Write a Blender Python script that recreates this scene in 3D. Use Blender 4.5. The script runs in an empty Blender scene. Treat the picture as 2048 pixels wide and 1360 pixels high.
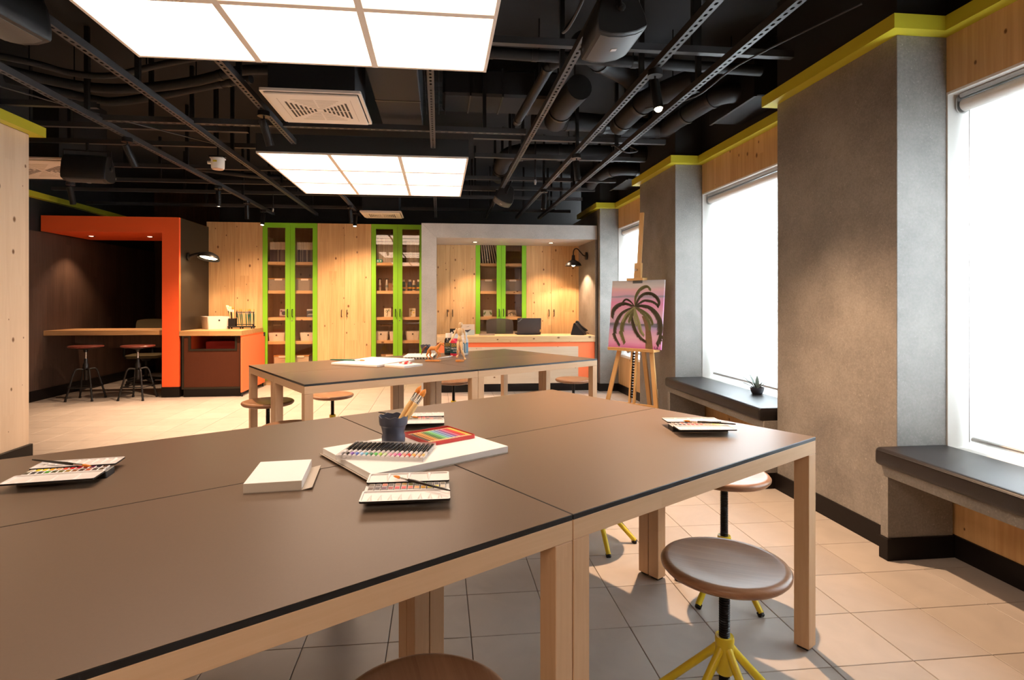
import bpy, math, random
from mathutils import Vector, Matrix
random.seed(7)
C = bpy.context.scene.collection
scene = bpy.context.scene
PI = math.pi
R = math.radians

# ------------------------------------------------------------------ camera, world, exposure
F_PX, CX, HY, YAW, HC = 1126.0, 1000.0, 605.0, math.atan(122 / 1126.0), 1.2275
cam_d = bpy.data.cameras.new('camera')
cam = bpy.data.objects.new('camera', cam_d)
C.objects.link(cam)
cam.location = (0, 0, HC)
cam.rotation_euler = (PI / 2, 0, -YAW)
cam_d.sensor_width = 36.0
cam_d.lens = 36.0 * F_PX / 2048.0
cam_d.shift_x = (1024 - CX) / 2048.0
cam_d.shift_y = (HY - 680) / 2048.0
cam_d.clip_start = 0.05
scene.camera = cam
scene.view_settings.view_transform = 'Standard'
scene.view_settings.look = 'None'
scene.view_settings.gamma = 1
scene.view_settings.use_curve_mapping = False
scene.view_settings.exposure = 0.1
scene.cycles.use_denoising = True
scene.cycles.max_bounces = 8
scene.cycles.diffuse_bounces = 4
scene.cycles.glossy_bounces = 4
scene.cycles.transmission_bounces = 6
scene.cycles.sample_clamp_indirect = 6.0
scene.cycles.caustics_reflective = False
scene.cycles.caustics_refractive = False

world = bpy.data.worlds.new('overcast_sky')
scene.world = world
world.use_nodes = True
world.node_tree.nodes['Background'].inputs[0].default_value = (0.86, 0.94, 1.0, 1)
world.node_tree.nodes['Background'].inputs[1].default_value = 25.0

PANEL_STRENGTH = 6.0
PANEL_COLOUR = (1.0, 0.75, 0.56)
WARM = (1.0, 0.65, 0.40)
SPOT_K = 1.7

# ------------------------------------------------------------------ materials
def new_mat(name):
    m = bpy.data.materials.new(name)
    m.use_nodes = True
    nt = m.node_tree
    return m, nt, nt.nodes, nt.links, nt.nodes['Principled BSDF']

def mat(name, col, rough=0.5, metal=0.0, spec=0.5, noise=0.0, nscale=40.0, coat=0.0, trans=0.0, alpha=1.0, ior=1.45, bump=0.0):
    m, nt, N, L, b = new_mat(name)
    b.inputs['Base Color'].default_value = (*col, 1)
    b.inputs['Roughness'].default_value = rough
    b.inputs['Metallic'].default_value = metal
    b.inputs['Specular IOR Level'].default_value = spec
    b.inputs['Coat Weight'].default_value = coat
    b.inputs['Transmission Weight'].default_value = trans
    b.inputs['Alpha'].default_value = alpha
    b.inputs['IOR'].default_value = ior
    if noise or bump:
        tc = N.new('ShaderNodeTexCoord')
        nz = N.new('ShaderNodeTexNoise')
        nz.inputs['Scale'].default_value = nscale
        nz.inputs['Detail'].default_value = 4
        L.new(tc.outputs['Object'], nz.inputs['Vector'])
        if noise:
            mr = N.new('ShaderNodeMapRange')
            mr.inputs['To Min'].default_value = 1 - noise
            mr.inputs['To Max'].default_value = 1 + noise
            L.new(nz.outputs['Fac'], mr.inputs['Value'])
            mx = N.new('ShaderNodeVectorMath'); mx.operation = 'SCALE'
            mx.inputs[0].default_value = col
            L.new(mr.outputs[0], mx.inputs['Scale'])
            L.new(mx.outputs[0], b.inputs['Base Color'])
        if bump:
            bp = N.new('ShaderNodeBump')
            bp.inputs['Strength'].default_value = bump
            bp.inputs['Distance'].default_value = 0.002
            L.new(nz.outputs['Fac'], bp.inputs['Height'])
            L.new(bp.outputs[0], b.inputs['Normal'])
    return m

def emit(name, col, s):
    m = bpy.data.materials.new(name); m.use_nodes = True
    N = m.node_tree.nodes; N.clear()
    e = N.new('ShaderNodeEmission'); o = N.new('ShaderNodeOutputMaterial')
    e.inputs[0].default_value = (*col, 1); e.inputs[1].default_value = s
    m.node_tree.links.new(e.outputs[0], o.inputs[0])
    return m

def math_node(N, L, op, a, b=None):
    n = N.new('ShaderNodeMath'); n.operation = op
    for k, v in enumerate((a, b)):
        if v is None: continue
        if isinstance(v, (int, float)): n.inputs[k].default_value = v
        else: L.new(v, n.inputs[k])
    return n.outputs[0]

def wood(name, light, dark, along='Z', stave=0.11, knots=True, grain=1.0, rough=0.5, knot_col=(0.16, 0.07, 0.025), tone=0.12, jitter=True):
    """staved timber: tone per stave, long grain, sparse knots; coordinates from the object itself"""
    m, nt, N, L, b = new_mat(name)
    tc = N.new('ShaderNodeTexCoord')
    sp = N.new('ShaderNodeSeparateXYZ'); L.new(tc.outputs['Object'], sp.inputs[0])
    oi = N.new('ShaderNodeObjectInfo')
    rnd = math_node(N, L, 'MULTIPLY', oi.outputs['Random'], 7.0 if jitter else 0.0)
    ax = {'X': (sp.outputs[0], sp.outputs[1], sp.outputs[2]), 'Y': (sp.outputs[1], sp.outputs[0], sp.outputs[2]), 'Z': (sp.outputs[2], sp.outputs[0], sp.outputs[1])}[along]
    g = ax[0]
    u = math_node(N, L, 'ADD', math_node(N, L, 'ADD', ax[1], ax[2]), rnd)
    st = math_node(N, L, 'FLOOR', math_node(N, L, 'DIVIDE', u, stave))
    # each stave is cut in lengths, offset per stave
    wn0 = N.new('ShaderNodeTexWhiteNoise'); wn0.noise_dimensions = '1D'; L.new(st, wn0.inputs['W'])
    ln = math_node(N, L, 'FLOOR', math_node(N, L, 'ADD', math_node(N, L, 'DIVIDE', g, 1.9), wn0.outputs['Value']))
    wn = N.new('ShaderNodeTexWhiteNoise'); wn.noise_dimensions = '2D'
    cb = N.new('ShaderNodeCombineXYZ'); L.new(st, cb.inputs[0]); L.new(ln, cb.inputs[1]); L.new(cb.outputs[0], wn.inputs['Vector'])
    cg = N.new('ShaderNodeCombineXYZ')
    L.new(math_node(N, L, 'MULTIPLY', u, 28.0 * grain), cg.inputs[0])
    L.new(math_node(N, L, 'MULTIPLY', g, 1.3 * grain), cg.inputs[1])
    L.new(math_node(N, L, 'MULTIPLY', wn.outputs['Value'], 30.0), cg.inputs[2])
    nz = N.new('ShaderNodeTexNoise'); nz.inputs['Scale'].default_value = 1.6; nz.inputs['Detail'].default_value = 5; nz.inputs['Distortion'].default_value = 0.6
    L.new(cg.outputs[0], nz.inputs['Vector'])
    mr = N.new('ShaderNodeMapRange'); mr.inputs['From Min'].default_value = 0.3; mr.inputs['From Max'].default_value = 0.75
    L.new(nz.outputs['Fac'], mr.inputs['Value'])
    fac = math_node(N, L, 'ADD', math_node(N, L, 'MULTIPLY', mr.outputs[0], 0.6), math_node(N, L, 'MULTIPLY', wn.outputs['Value'], 0.4))
    mx = N.new('ShaderNodeMix'); mx.data_type = 'RGBA'
    mx.inputs['A'].default_value = (*light, 1); mx.inputs['B'].default_value = (*dark, 1)
    L.new(fac, mx.inputs['Factor'])
    out = mx.outputs['Result']
    if knots:
        ck = N.new('ShaderNodeCombineXYZ')
        L.new(math_node(N, L, 'MULTIPLY', u, 7.0), ck.inputs[0]); L.new(math_node(N, L, 'MULTIPLY', g, 4.6), ck.inputs[1])
        vo = N.new('ShaderNodeTexVoronoi'); vo.voronoi_dimensions = '2D'; vo.inputs['Scale'].default_value = 1.0
        L.new(ck.outputs[0], vo.inputs['Vector'])
        sc = N.new('ShaderNodeSeparateColor'); L.new(vo.outputs['Color'], sc.inputs[0])
        size = math_node(N, L, 'MULTIPLY', math_node(N, L, 'MAXIMUM', math_node(N, L, 'SUBTRACT', sc.outputs[0], 0.45), 0.0), 0.24)
        k = math_node(N, L, 'SUBTRACT', 1.0, math_node(N, L, 'DIVIDE', vo.outputs['Distance'], math_node(N, L, 'MAXIMUM', size, 0.0001)))
        kk = N.new('ShaderNodeMapRange'); kk.inputs['From Min'].default_value = 0.0; kk.inputs['From Max'].default_value = 0.55; L.new(k, kk.inputs['Value'])
        mk = N.new('ShaderNodeMix'); mk.data_type = 'RGBA'
        L.new(kk.outputs[0], mk.inputs['Factor']); L.new(out, mk.inputs['A']); mk.inputs['B'].default_value = (*knot_col, 1)
        out = mk.outputs['Result']
    L.new(out, b.inputs['Base Color'])
    b.inputs['Roughness'].default_value = rough
    b.inputs['Specular IOR Level'].default_value = 0.35
    bp = N.new('ShaderNodeBump'); bp.inputs['Strength'].default_value = 0.08; bp.inputs['Distance'].default_value = 0.002
    L.new(nz.outputs['Fac'], bp.inputs['Height']); L.new(bp.outputs[0], b.inputs['Normal'])
    return m

def concrete(name, a, c, rough=0.5):
    m, nt, N, L, b = new_mat(name)
    tc = N.new('ShaderNodeTexCoord')
    n1 = N.new('ShaderNodeTexNoise'); n1.inputs['Scale'].default_value = 2.2; n1.inputs['Detail'].default_value = 8; n1.inputs['Roughness'].default_value = 0.68
    n2 = N.new('ShaderNodeTexNoise'); n2.inputs['Scale'].default_value = 90; n2.inputs['Detail'].default_value = 3
    vo = N.new('ShaderNodeTexNoise'); vo.inputs['Scale'].default_value = 55; vo.inputs['Distortion'].default_value = 3.0; vo.inputs['Detail'].default_value = 2
    for n in (n1, n2, vo): L.new(tc.outputs['Object'], n.inputs['Vector'])
    mr = N.new('ShaderNodeMapRange'); mr.inputs['From Min'].default_value = 0.32; mr.inputs['From Max'].default_value = 0.70
    L.new(math_node(N, L, 'ADD', math_node(N, L, 'MULTIPLY', n1.outputs['Fac'], 0.7), math_node(N, L, 'MULTIPLY', n2.outputs['Fac'], 0.3)), mr.inputs['Value'])
    mx = N.new('ShaderNodeMix'); mx.data_type = 'RGBA'; mx.inputs['A'].default_value = (*a, 1); mx.inputs['B'].default_value = (*c, 1)
    L.new(mr.outputs[0], mx.inputs['Factor'])
    sp = N.new('ShaderNodeMapRange'); sp.inputs['From Min'].default_value = 0.64; sp.inputs['From Max'].default_value = 0.74; L.new(vo.outputs['Fac'], sp.inputs['Value'])
    mk = N.new('ShaderNodeMix'); mk.data_type = 'RGBA'; L.new(math_node(N, L, 'MULTIPLY', sp.outputs[0], 0.4), mk.inputs['Factor']); L.new(mx.outputs['Result'], mk.inputs['A'])
    mk.inputs['B'].default_value = (min(1, c[0] * 1.9), min(1, c[1] * 1.9), min(1, c[2] * 1.9), 1)
    L.new(mk.outputs['Result'], b.inputs['Base Color'])
    b.inputs['Roughness'].default_value = rough
    b.inputs['Specular IOR Level'].default_value = 0.4
    bp = N.new('ShaderNodeBump'); bp.inputs['Strength'].default_value = 0.15; bp.inputs['Distance'].default_value = 0.002
    L.new(n2.outputs['Fac'], bp.inputs['Height']); L.new(bp.outputs[0], b.inputs['Normal'])
    return m

def tile_mat():
    m, nt, N, L, b = new_mat('floor_tile_stone')
    ge = N.new('ShaderNodeNewGeometry'); oi = N.new('ShaderNodeObjectInfo')
    n1 = N.new('ShaderNodeTexNoise'); n1.inputs['Scale'].default_value = 5; n1.inputs['Detail'].default_value = 7; n1.inputs['Distortion'].default_value = 1.2
    L.new(ge.outputs['Position'], n1.inputs['Vector'])
    v = math_node(N, L, 'ADD', math_node(N, L, 'MULTIPLY', n1.outputs['Fac'], 0.22), math_node(N, L, 'MULTIPLY', oi.outputs['Random'], 0.09))
    mr = N.new('ShaderNodeMapRange'); mr.inputs['To Min'].default_value = 0.80; mr.inputs['To Max'].default_value = 1.2; mr.inputs['From Max'].default_value = 0.3
    L.new(v, mr.inputs['Value'])
    mx = N.new('ShaderNodeVectorMath'); mx.operation = 'SCALE'; mx.inputs[0].default_value = (0.40, 0.35, 0.31); L.new(mr.outputs[0], mx.inputs['Scale'])
    L.new(mx.outputs[0], b.inputs['Base Color'])
    b.inputs['Roughness'].default_value = 0.42
    b.inputs['Specular IOR Level'].default_value = 0.4
    return m

M_ = {}
M_['pine'] = wood('pine_cladding', (0.70, 0.45, 0.215), (0.47, 0.26, 0.10), stave=0.125)
M_['pine_pale'] = wood('limed_pine', (0.80, 0.68, 0.53), (0.70, 0.56, 0.40), along='X', stave=0.2)
M_['pine_lit'] = wood('lit_pine_cladding', (0.80, 0.64, 0.48), (0.70, 0.53, 0.37))  # same pine with the spot lamps' brightness mixed into its colour
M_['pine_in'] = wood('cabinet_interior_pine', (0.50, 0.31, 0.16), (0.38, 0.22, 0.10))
M_['oak'] = wood('oak_worktop', (0.60, 0.36, 0.16), (0.36, 0.18, 0.065), along='X', stave=0.3, knots=True, grain=1.4)
M_['oak_pale'] = wood('pale_oak_worktop', (0.72, 0.50, 0.28), (0.52, 0.32, 0.15), along='X', stave=0.3, knots=True, grain=1.4)
M_['beech_x'] = wood('beech_rail', (0.66, 0.44, 0.27), (0.58, 0.37, 0.215), along='X', stave=0.5, knots=False, grain=2.2)
M_['beech_y'] = wood('beech_cross_rail', (0.66, 0.44, 0.27), (0.58, 0.37, 0.215), along='Y', stave=0.5, knots=False, grain=2.2)
M_['beech_z'] = wood('beech_leg', (0.62, 0.40, 0.24), (0.53, 0.325, 0.185), stave=0.5, knots=False, grain=2.2)
M_['seat_wood'] = wood('stool_seat_beech', (0.34, 0.18, 0.10), (0.21, 0.10, 0.052), along='Y', stave=0.075, knots=False, grain=1.8, rough=0.32)
M_['easel_wood'] = wood('easel_beech', (0.74, 0.43, 0.17), (0.64, 0.34, 0.115), stave=0.5, knots=False, grain=2.0, rough=0.42)
M_['dark_wood'] = wood('dark_stained_cladding', (0.105, 0.060, 0.040), (0.045, 0.025, 0.018), stave=0.12, knots=False)
M_['concrete'] = concrete('concrete_laminate', (0.125, 0.114, 0.103), (0.285, 0.262, 0.238))
M_['concrete_pale'] = concrete('pale_concrete_laminate', (0.38, 0.355, 0.33), (0.58, 0.545, 0.515))
M_['tile'] = tile_mat()
M_['grout'] = mat('grout', (0.16, 0.13, 0.11), 0.9)
M_['black'] = mat('black_paint', (0.012, 0.011, 0.011), 0.6)
M_['base'] = mat('black_baseboard', (0.008, 0.0055, 0.005), 0.45, spec=0.2)
M_['ceil'] = mat('black_ceiling', (0.006, 0.0055, 0.006), 0.9)
M_['duct'] = mat('black_duct', (0.0075, 0.007, 0.008), 0.6, spec=0.35, noise=0.2)
M_['strut'] = mat('dark_grey_strut', (0.036, 0.034, 0.035), 0.5, 0.2)
M_['metal_black'] = mat('black_metal', (0.014, 0.013, 0.013), 0.38, 0.4)
M_['plastic_black'] = mat('black_plastic', (0.012, 0.0115, 0.012), 0.45, spec=0.3, bump=0.2, nscale=400)
M_['grille'] = mat('speaker_grille', (0.07, 0.068, 0.068), 0.42, 0.5)
M_['yellow'] = mat('lime_yellow_paint', (0.48, 0.42, 0.025), 0.5)
M_['yellow_metal'] = mat('yellow_metal', (0.64, 0.47, 0.02), 0.38)
M_['orange'] = mat('orange_laminate', (0.82, 0.105, 0.026), 0.55, spec=0.25)
M_['orange_pale'] = mat('coral_laminate', (0.86, 0.18, 0.065), 0.55, spec=0.25)
M_['red_dark'] = mat('dark_red_laminate', (0.36, 0.025, 0.015), 0.5)
M_['brown_dark'] = mat('dark_brown_panel', (0.075, 0.022, 0.010), 0.6, spec=0.15, noise=0.1)
M_['olive_dark'] = mat('black_brown_panel', (0.024, 0.018, 0.012), 0.42, spec=0.25)
M_['green'] = mat('lime_green_paint', (0.195, 0.45, 0.02), 0.45, spec=0.3)
M_['white'] = mat('white_paint', (0.80, 0.79, 0.76), 0.5)
M_['white_warm'] = mat('white_plastic', (0.80, 0.74, 0.68), 0.45)
M_['reveal'] = mat('white_reveal', (0.82, 0.81, 0.78), 0.5)
M_['top'] = mat('brown_grey_laminate', (0.155, 0.105, 0.072), 0.36, spec=0.4, noise=0.06, nscale=250)
M_['core'] = mat('black_laminate_core', (0.008, 0.008, 0.009), 0.35)
M_['steel'] = mat('steel', (0.62, 0.60, 0.58), 0.25, 1.0)
M_['alu'] = mat('aluminium', (0.55, 0.54, 0.53), 0.35, 0.9)
M_['leather'] = mat('dark_leatherette', (0.010, 0.0075, 0.0075), 0.36, spec=0.4, bump=0.25, nscale=300)
M_['paper'] = mat('white_paper', (0.86, 0.85, 0.84), 0.6)
M_['paper_edge'] = mat('paper_edge', (0.74, 0.68, 0.60), 0.8, noise=0.06, nscale=600)
M_['card'] = mat('grey_card', (0.52, 0.45, 0.38), 0.8)
M_['navy'] = mat('navy_plastic', (0.060, 0.066, 0.098), 0.38)
M_['bristle'] = mat('orange_bristle', (0.72, 0.24, 0.03), 0.6, noise=0.25, nscale=300)
M_['bristle_pale'] = mat('pale_bristle', (0.80, 0.62, 0.40), 0.7)
M_['handle_wood'] = mat('varnished_handle', (0.80, 0.52, 0.22), 0.3)
M_['handle_black'] = mat('black_handle', (0.015, 0.012, 0.010), 0.25)
M_['handle_green'] = mat('green_handle', (0.004, 0.10, 0.065), 0.25)
M_['tin_red'] = mat('red_tin', (0.45, 0.035, 0.03), 0.35, 0.2)
M_['clear'] = mat('clear_plastic', (0.94, 0.93, 0.93), 0.12, alpha=0.30, spec=0.6)
M_['bin'] = mat('white_storage_plastic', (0.74, 0.68, 0.62), 0.45)
M_['fabric_bin'] = mat('grey_felt', (0.30, 0.27, 0.24), 0.9, noise=0.15, nscale=200)
M_['basket'] = mat('beige_canvas', (0.52, 0.44, 0.33), 0.9, noise=0.15, nscale=200)
M_['rim_wood'] = mat('bamboo_rim', (0.52, 0.26, 0.07), 0.5)
M_['mesh_grey'] = mat('charcoal_mesh', (0.030, 0.027, 0.024), 0.8)
M_['olive_fabric'] = mat('olive_fabric', (0.11, 0.085, 0.04), 0.85, noise=0.15, nscale=150)
M_['red_seat'] = mat('red_brown_seat', (0.14, 0.030, 0.020), 0.3)
M_['horse'] = mat('varnished_carving', (0.56, 0.21, 0.045), 0.35, noise=0.2, nscale=30)
M_['mane'] = mat('dark_mane', (0.16, 0.045, 0.012), 0.6)
M_['mannequin'] = mat('lime_wood', (0.80, 0.54, 0.29), 0.4)
M_['panel_light'] = emit('panel_diffuser', PANEL_COLOUR, PANEL_STRENGTH)
M_['lens'] = emit('lamp_lens', (1.0, 0.80, 0.55), 14.0)
M_['bulb'] = emit('warm_bulb', (1.0, 0.74, 0.42), 25.0)
M_['lens_off'] = mat('lamp_lens_dull', (0.45, 0.40, 0.35), 0.3)

def thin_glass(name, tint, base):
    m, nt, N, L, b = new_mat(name)
    N.remove(b)
    tr = N.new('ShaderNodeBsdfTransparent'); tr.inputs[0].default_value = (*tint, 1)
    gl = N.new('ShaderNodeBsdfGlossy'); gl.inputs['Roughness'].default_value = 0.015; gl.inputs[0].default_value = (1, 1, 1, 1)
    lw = N.new('ShaderNodeLayerWeight'); lw.inputs['Blend'].default_value = 0.5
    f = math_node(N, L, 'ADD', math_node(N, L, 'MULTIPLY', math_node(N, L, 'POWER', lw.outputs['Facing'], 4.0), 0.6), base)
    mx = N.new('ShaderNodeMixShader')
    L.new(f, mx.inputs[0]); L.new(tr.outputs[0], mx.inputs[1]); L.new(gl.outputs[0], mx.inputs[2])
    L.new(mx.outputs[0], N['Material Output'].inputs[0])
    return m
M_['glass'] = thin_glass('tinted_glass', (0.97, 0.92, 0.87), 0.05)
M_['pane'] = thin_glass('window_glass', (0.96, 0.98, 0.98), 0.03)

def blind_fabric():
    m, nt, N, L, b = new_mat('translucent_blind_fabric')
    N.remove(b)
    df = N.new('ShaderNodeBsdfDiffuse'); df.inputs[0].default_value = (0.80, 0.79, 0.78, 1)
    tl = N.new('ShaderNodeBsdfTranslucent'); tl.inputs[0].default_value = (0.84, 0.85, 0.86, 1)
    mx = N.new('ShaderNodeMixShader'); mx.inputs[0].default_value = 0.62
    L.new(df.outputs[0], mx.inputs[1]); L.new(tl.outputs[0], mx.inputs[2])
    L.new(mx.outputs[0], N['Material Output'].inputs[0])
    return m
M_['blind'] = blind_fabric()

# ------------------------------------------------------------------ mesh builder
class MB:
    def __init__(self, T=None):
        self.v = []; self.f = []; self.mi = []; self.T = T
    def add(self, vs, fs, mi=0, T=None):
        o = len(self.v)
        for p in vs:
            p = Vector(p)
            if T is not None: p = T @ p
            if self.T is not None: p = self.T @ p
            self.v.append(tuple(p))
        for f in fs:
            self.f.append([i + o for i in f]); self.mi.append(mi)
        return self
    def box(self, x0, x1, y0, y1, z0, z1, mi=0, bev=0.0, T=None):
        if bev <= 0:
            vs = [(x, y, z) for x in (x0, x1) for y in (y0, y1) for z in (z0, z1)]
            fs = [(0, 1, 3, 2), (4, 6, 7, 5), (0, 4, 5, 1), (2, 3, 7, 6), (0, 2, 6, 4), (1, 5, 7, 3)]
            return self.add(vs, fs, mi, T)
        b = bev; vs = []; idx = {}
        for sx in (0, 1):
            for sy in (0, 1):
                for sz in (0, 1):
                    X = (x0, x1)[sx]; Y = (y0, y1)[sy]; Z = (z0, z1)[sz]
                    dx = b if sx == 0 else -b; dy = b if sy == 0 else -b; dz = b if sz == 0 else -b
                    for k, p in enumerate(((X, Y + dy, Z + dz), (X + dx, Y, Z + dz), (X + dx, Y + dy, Z))):
                        idx[sx, sy, sz, k] = len(vs); vs.append(p)
        fs = []
        for s in (0, 1):
            q = [idx[s, a, c, 0] for a, c in ((0, 0), (1, 0), (1, 1), (0, 1))]; fs.append(q if s else q[::-1])
            q = [idx[a, s, c, 1] for a, c in ((0, 0), (1, 0), (1, 1), (0, 1))]; fs.append(q[::-1] if s else q)
            q = [idx[a, c, s, 2] for a, c in ((0, 0), (1, 0), (1, 1), (0, 1))]; fs.append(q if s else q[::-1])
        for a in (0, 1):
            for c in (0, 1):
                fs.append([idx[0, a, c, 1], idx[1, a, c, 1], idx[1, a, c, 2], idx[0, a, c, 2]])
                fs.append([idx[a, 0, c, 0], idx[a, 1, c, 0], idx[a, 1, c, 2], idx[a, 0, c, 2]])
                fs.append([idx[a, c, 0, 0], idx[a, c, 1, 0], idx[a, c, 1, 1], idx[a, c, 0, 1]])
                for e in (0, 1): fs.append([idx[a, c, e, 0], idx[a, c, e, 1], idx[a, c, e, 2]])
        fs = [f for i, f in enumerate(fs)]
        return self.add(vs, fs, mi, T)
    def cyl(self, p0, p1, r0, r1=None, n=16, mi=0, caps=True, T=None):
        return self.lathe([(r0, 0), (r0 if r1 is None else r1, (Vector(p1) - Vector(p0)).length)], n, p0, Vector(p1) - Vector(p0), mi, caps, T)
    def lathe(self, prof, n=24, org=(0, 0, 0), axis=(0, 0, 1), mi=0, caps=True, T=None, sx=1.0, sy=1.0, closed=False):
        q = Vector((0, 0, 1)).rotation_difference(Vector(axis).normalized()).to_matrix()
        vs = []; fs = []; o = Vector(org)
        for r, z in prof:
            for k in range(n):
                a = 2 * PI * k / n
                vs.append(o + q @ Vector((r * sx * math.cos(a), r * sy * math.sin(a), z)))
        for i in range(len(prof) - 1):
            for k in range(n):
                a, b = i * n + k, i * n + (k + 1) % n
                fs.append((a, b, b + n, a + n))
        if caps:
            fs.append(tuple(range(n - 1, -1, -1))); fs.append(tuple((len(prof) - 1) * n + k for k in range(n)))
        return self.add(vs, fs, mi, T)
    def prism(self, poly, a0, a1, plane='XY', mi=0, T=None):
        def P(u, v, w): return {'XY': (u, v, w), 'XZ': (u, w, v), 'YZ': (w, u, v)}[plane]
        n = len(poly)
        vs = [P(u, v, a0) for u, v in poly] + [P(u, v, a1) for u, v in poly]
        fs = [tuple(range(n - 1, -1, -1)), tuple(range(n, 2 * n))] + [(i, (i + 1) % n, n + (i + 1) % n, n + i) for i in range(n)]
        return self.add(vs, fs, mi, T)
    def ring(self, outer, inner, a0, a1, plane='XY', mi=0, T=None):
        """two loops of the same length, extruded: a frame"""
        def P(u, v, w): return {'XY': (u, v, w), 'XZ': (u, w, v), 'YZ': (w, u, v)}[plane]
        n = len(outer); vs = []
        for w in (a0, a1):
            vs += [P(u, v, w) for u, v in outer] + [P(u, v, w) for u, v in inner]
        fs = []
        for i in range(n):
            j = (i + 1) % n
            fs += [(i, j, n + j, n + i), (2 * n + i, 3 * n + i, 3 * n + j, 2 * n + j), (i, 2 * n + i, 2 * n + j, j), (n + i, n + j, 3 * n + j, 3 * n + i)]
        return self.add(vs, fs, mi, T)
    def tube(self, pts, r, n=10, mi=0, T=None, caps=True):
        pts = [Vector(p) for p in pts]
        rr = r if isinstance(r, (list, tuple)) else [r] * len(pts)
        vs = []; fs = []; up = None
        for i, p in enumerate(pts):
            d = (pts[min(i + 1, len(pts) - 1)] - pts[max(i - 1, 0)]).normalized()
            if up is None:
                up = d.orthogonal().normalized()
            else:
                up = (up - d * up.dot(d)).normalized()
            w = d.cross(up)
            for k in range(n):
                a = 2 * PI * k / n
                vs.append(p + (up * math.cos(a) + w * math.sin(a)) * rr[i])
        for i in range(len(pts) - 1):
            for k in range(n):
                a, b = i * n + k, i * n + (k + 1) % n
                fs.append((a, b, b + n, a + n))
        if caps:
            fs.append(tuple(range(n - 1, -1, -1))); fs.append(tuple((len(pts) - 1) * n + k for k in range(n)))
        return self.add(vs, fs, mi, T)
    def build(self, name, m, parent=None, smooth=None, label=None, loc=None):
        me = bpy.data.meshes.new(name)
        me.from_pydata(self.v, [], self.f)
        for x in (m if isinstance(m, (list, tuple)) else [m]):
            me.materials.append(M_[x] if isinstance(x, str) else x)
        me.polygons.foreach_set('material_index', self.mi)
        import bmesh
        bm = bmesh.new(); bm.from_mesh(me)
        bmesh.ops.recalc_face_normals(bm, faces=bm.faces)
        bm.to_mesh(me); bm.free()
        if smooth:
            me.shade_smooth(); me.set_sharp_from_angle(angle=R(smooth))
        me.update()
        o = bpy.data.objects.new(name, me)
        C.objects.link(o)
        if parent is not None: o.parent = parent
        if loc is not None: o.location = loc
        if label: o['label'] = label
        return o

def thing(name, label, cat, loc=(0, 0, 0), rz=0.0, group=None, rot=None):
    o = bpy.data.objects.new(name, None); C.objects.link(o)
    o.empty_display_size = 0.1
    o.location = loc; o.rotation_euler = rot if rot else (0, 0, rz)
    o['label'] = label; o['category'] = cat
    if group: o['group'] = group
    return o

def tag(o, label, cat, group=None):
    o['label'] = label; o['category'] = cat
    if group: o['group'] = group
    return o

def struct(o):
    o['kind'] = 'structure'
    return o

def dup(root, loc, rz=None, label=None, group=None, rot=None):
    r = root.copy(); C.objects.link(r); r.location = loc
    if rz is not None: r.rotation_euler = (0, 0, rz)
    if rot is not None: r.rotation_euler = rot
    if label: r['label'] = label
    if group: r['group'] = group
    for ch in list(root.children):
        c = ch.copy(); C.objects.link(c); c.parent = r
        if c.type == 'LIGHT': c.data = ch.data
        for g in list(ch.children):
            d = g.copy(); C.objects.link(d); d.parent = c
    return r

def rect(x0, x1, y0, y1): return [(x0, y0), (x1, y0), (x1, y1), (x0, y1)]

def rrect(x0, x1, y0, y1, r, n=6):
    pts = []
    for cx, cy, a in ((x1 - r, y0 + r, -90), (x1 - r, y1 - r, 0), (x0 + r, y1 - r, 90), (x0 + r, y0 + r, 180)):
        for k in range(n + 1):
            t = R(a + 90 * k / n); pts.append((cx + r * math.cos(t), cy + r * math.sin(t)))
    return pts

def smoothpath(pts, n=8):
    pts = [Vector(p) for p in pts]; out = []
    P = [pts[0]] + pts + [pts[-1]]
    for i in range(1, len(P) - 2):
        for k in range(n):
            t = k / n
            a, b, c, d = P[i - 1], P[i], P[i + 1], P[i + 2]
            out.append(0.5 * ((2 * b) + (c - a) * t + (2 * a - 5 * b + 4 * c - d) * t * t + (3 * b - a - 3 * c + d) * t ** 3))
    out.append(pts[-1]); return out

ORD = ['first', 'second', 'third', 'fourth', 'fifth', 'sixth', 'seventh', 'eighth', 'ninth', 'tenth', 'eleventh', 'twelfth', 'thirteenth', 'fourteenth', 'fifteenth', 'sixteenth', 'seventeenth', 'eighteenth', 'nineteenth', 'twentieth', 'twenty-first', 'twenty-second', 'twenty-third', 'twenty-fourth']

def text(name, s, size, m, parent, loc, rot, depth=0.0005):
    cu = bpy.data.curves.new(name, 'FONT'); cu.body = s; cu.size = size; cu.extrude = depth; cu.align_x = 'CENTER'; cu.align_y = 'CENTER'
    cu.resolution_u = 3
    t = bpy.data.objects.new(name + '_curve', cu)
    me = bpy.data.meshes.new_from_object(t); me.name = name
    bpy.data.objects.remove(t)
    me.materials.clear(); me.materials.append(M_[m] if isinstance(m, str) else m)
    o = bpy.data.objects.new(name, me); C.objects.link(o); o.parent = parent; o.location = loc; o.rotation_euler = rot
    o['kind'] = 'stuff'
    return o

# ------------------------------------------------------------------ setting: floor
XW, XP, XB = 2.48, 2.215, 2.145       # window wall, pilaster face, outer face of the yellow band
floor = struct(MB().box(-5.15, 2.75, -3.3, 10.75, -0.12, -0.004).build('floor', 'grout'))

def project(x, y, z):
    s, c = math.sin(YAW), math.cos(YAW)
    f = x * s + y * c
    if f < 0.15: return None
    return (CX + F_PX * (x * c - y * s) / f, HY - F_PX * (z - HC) / f, f)

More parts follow.
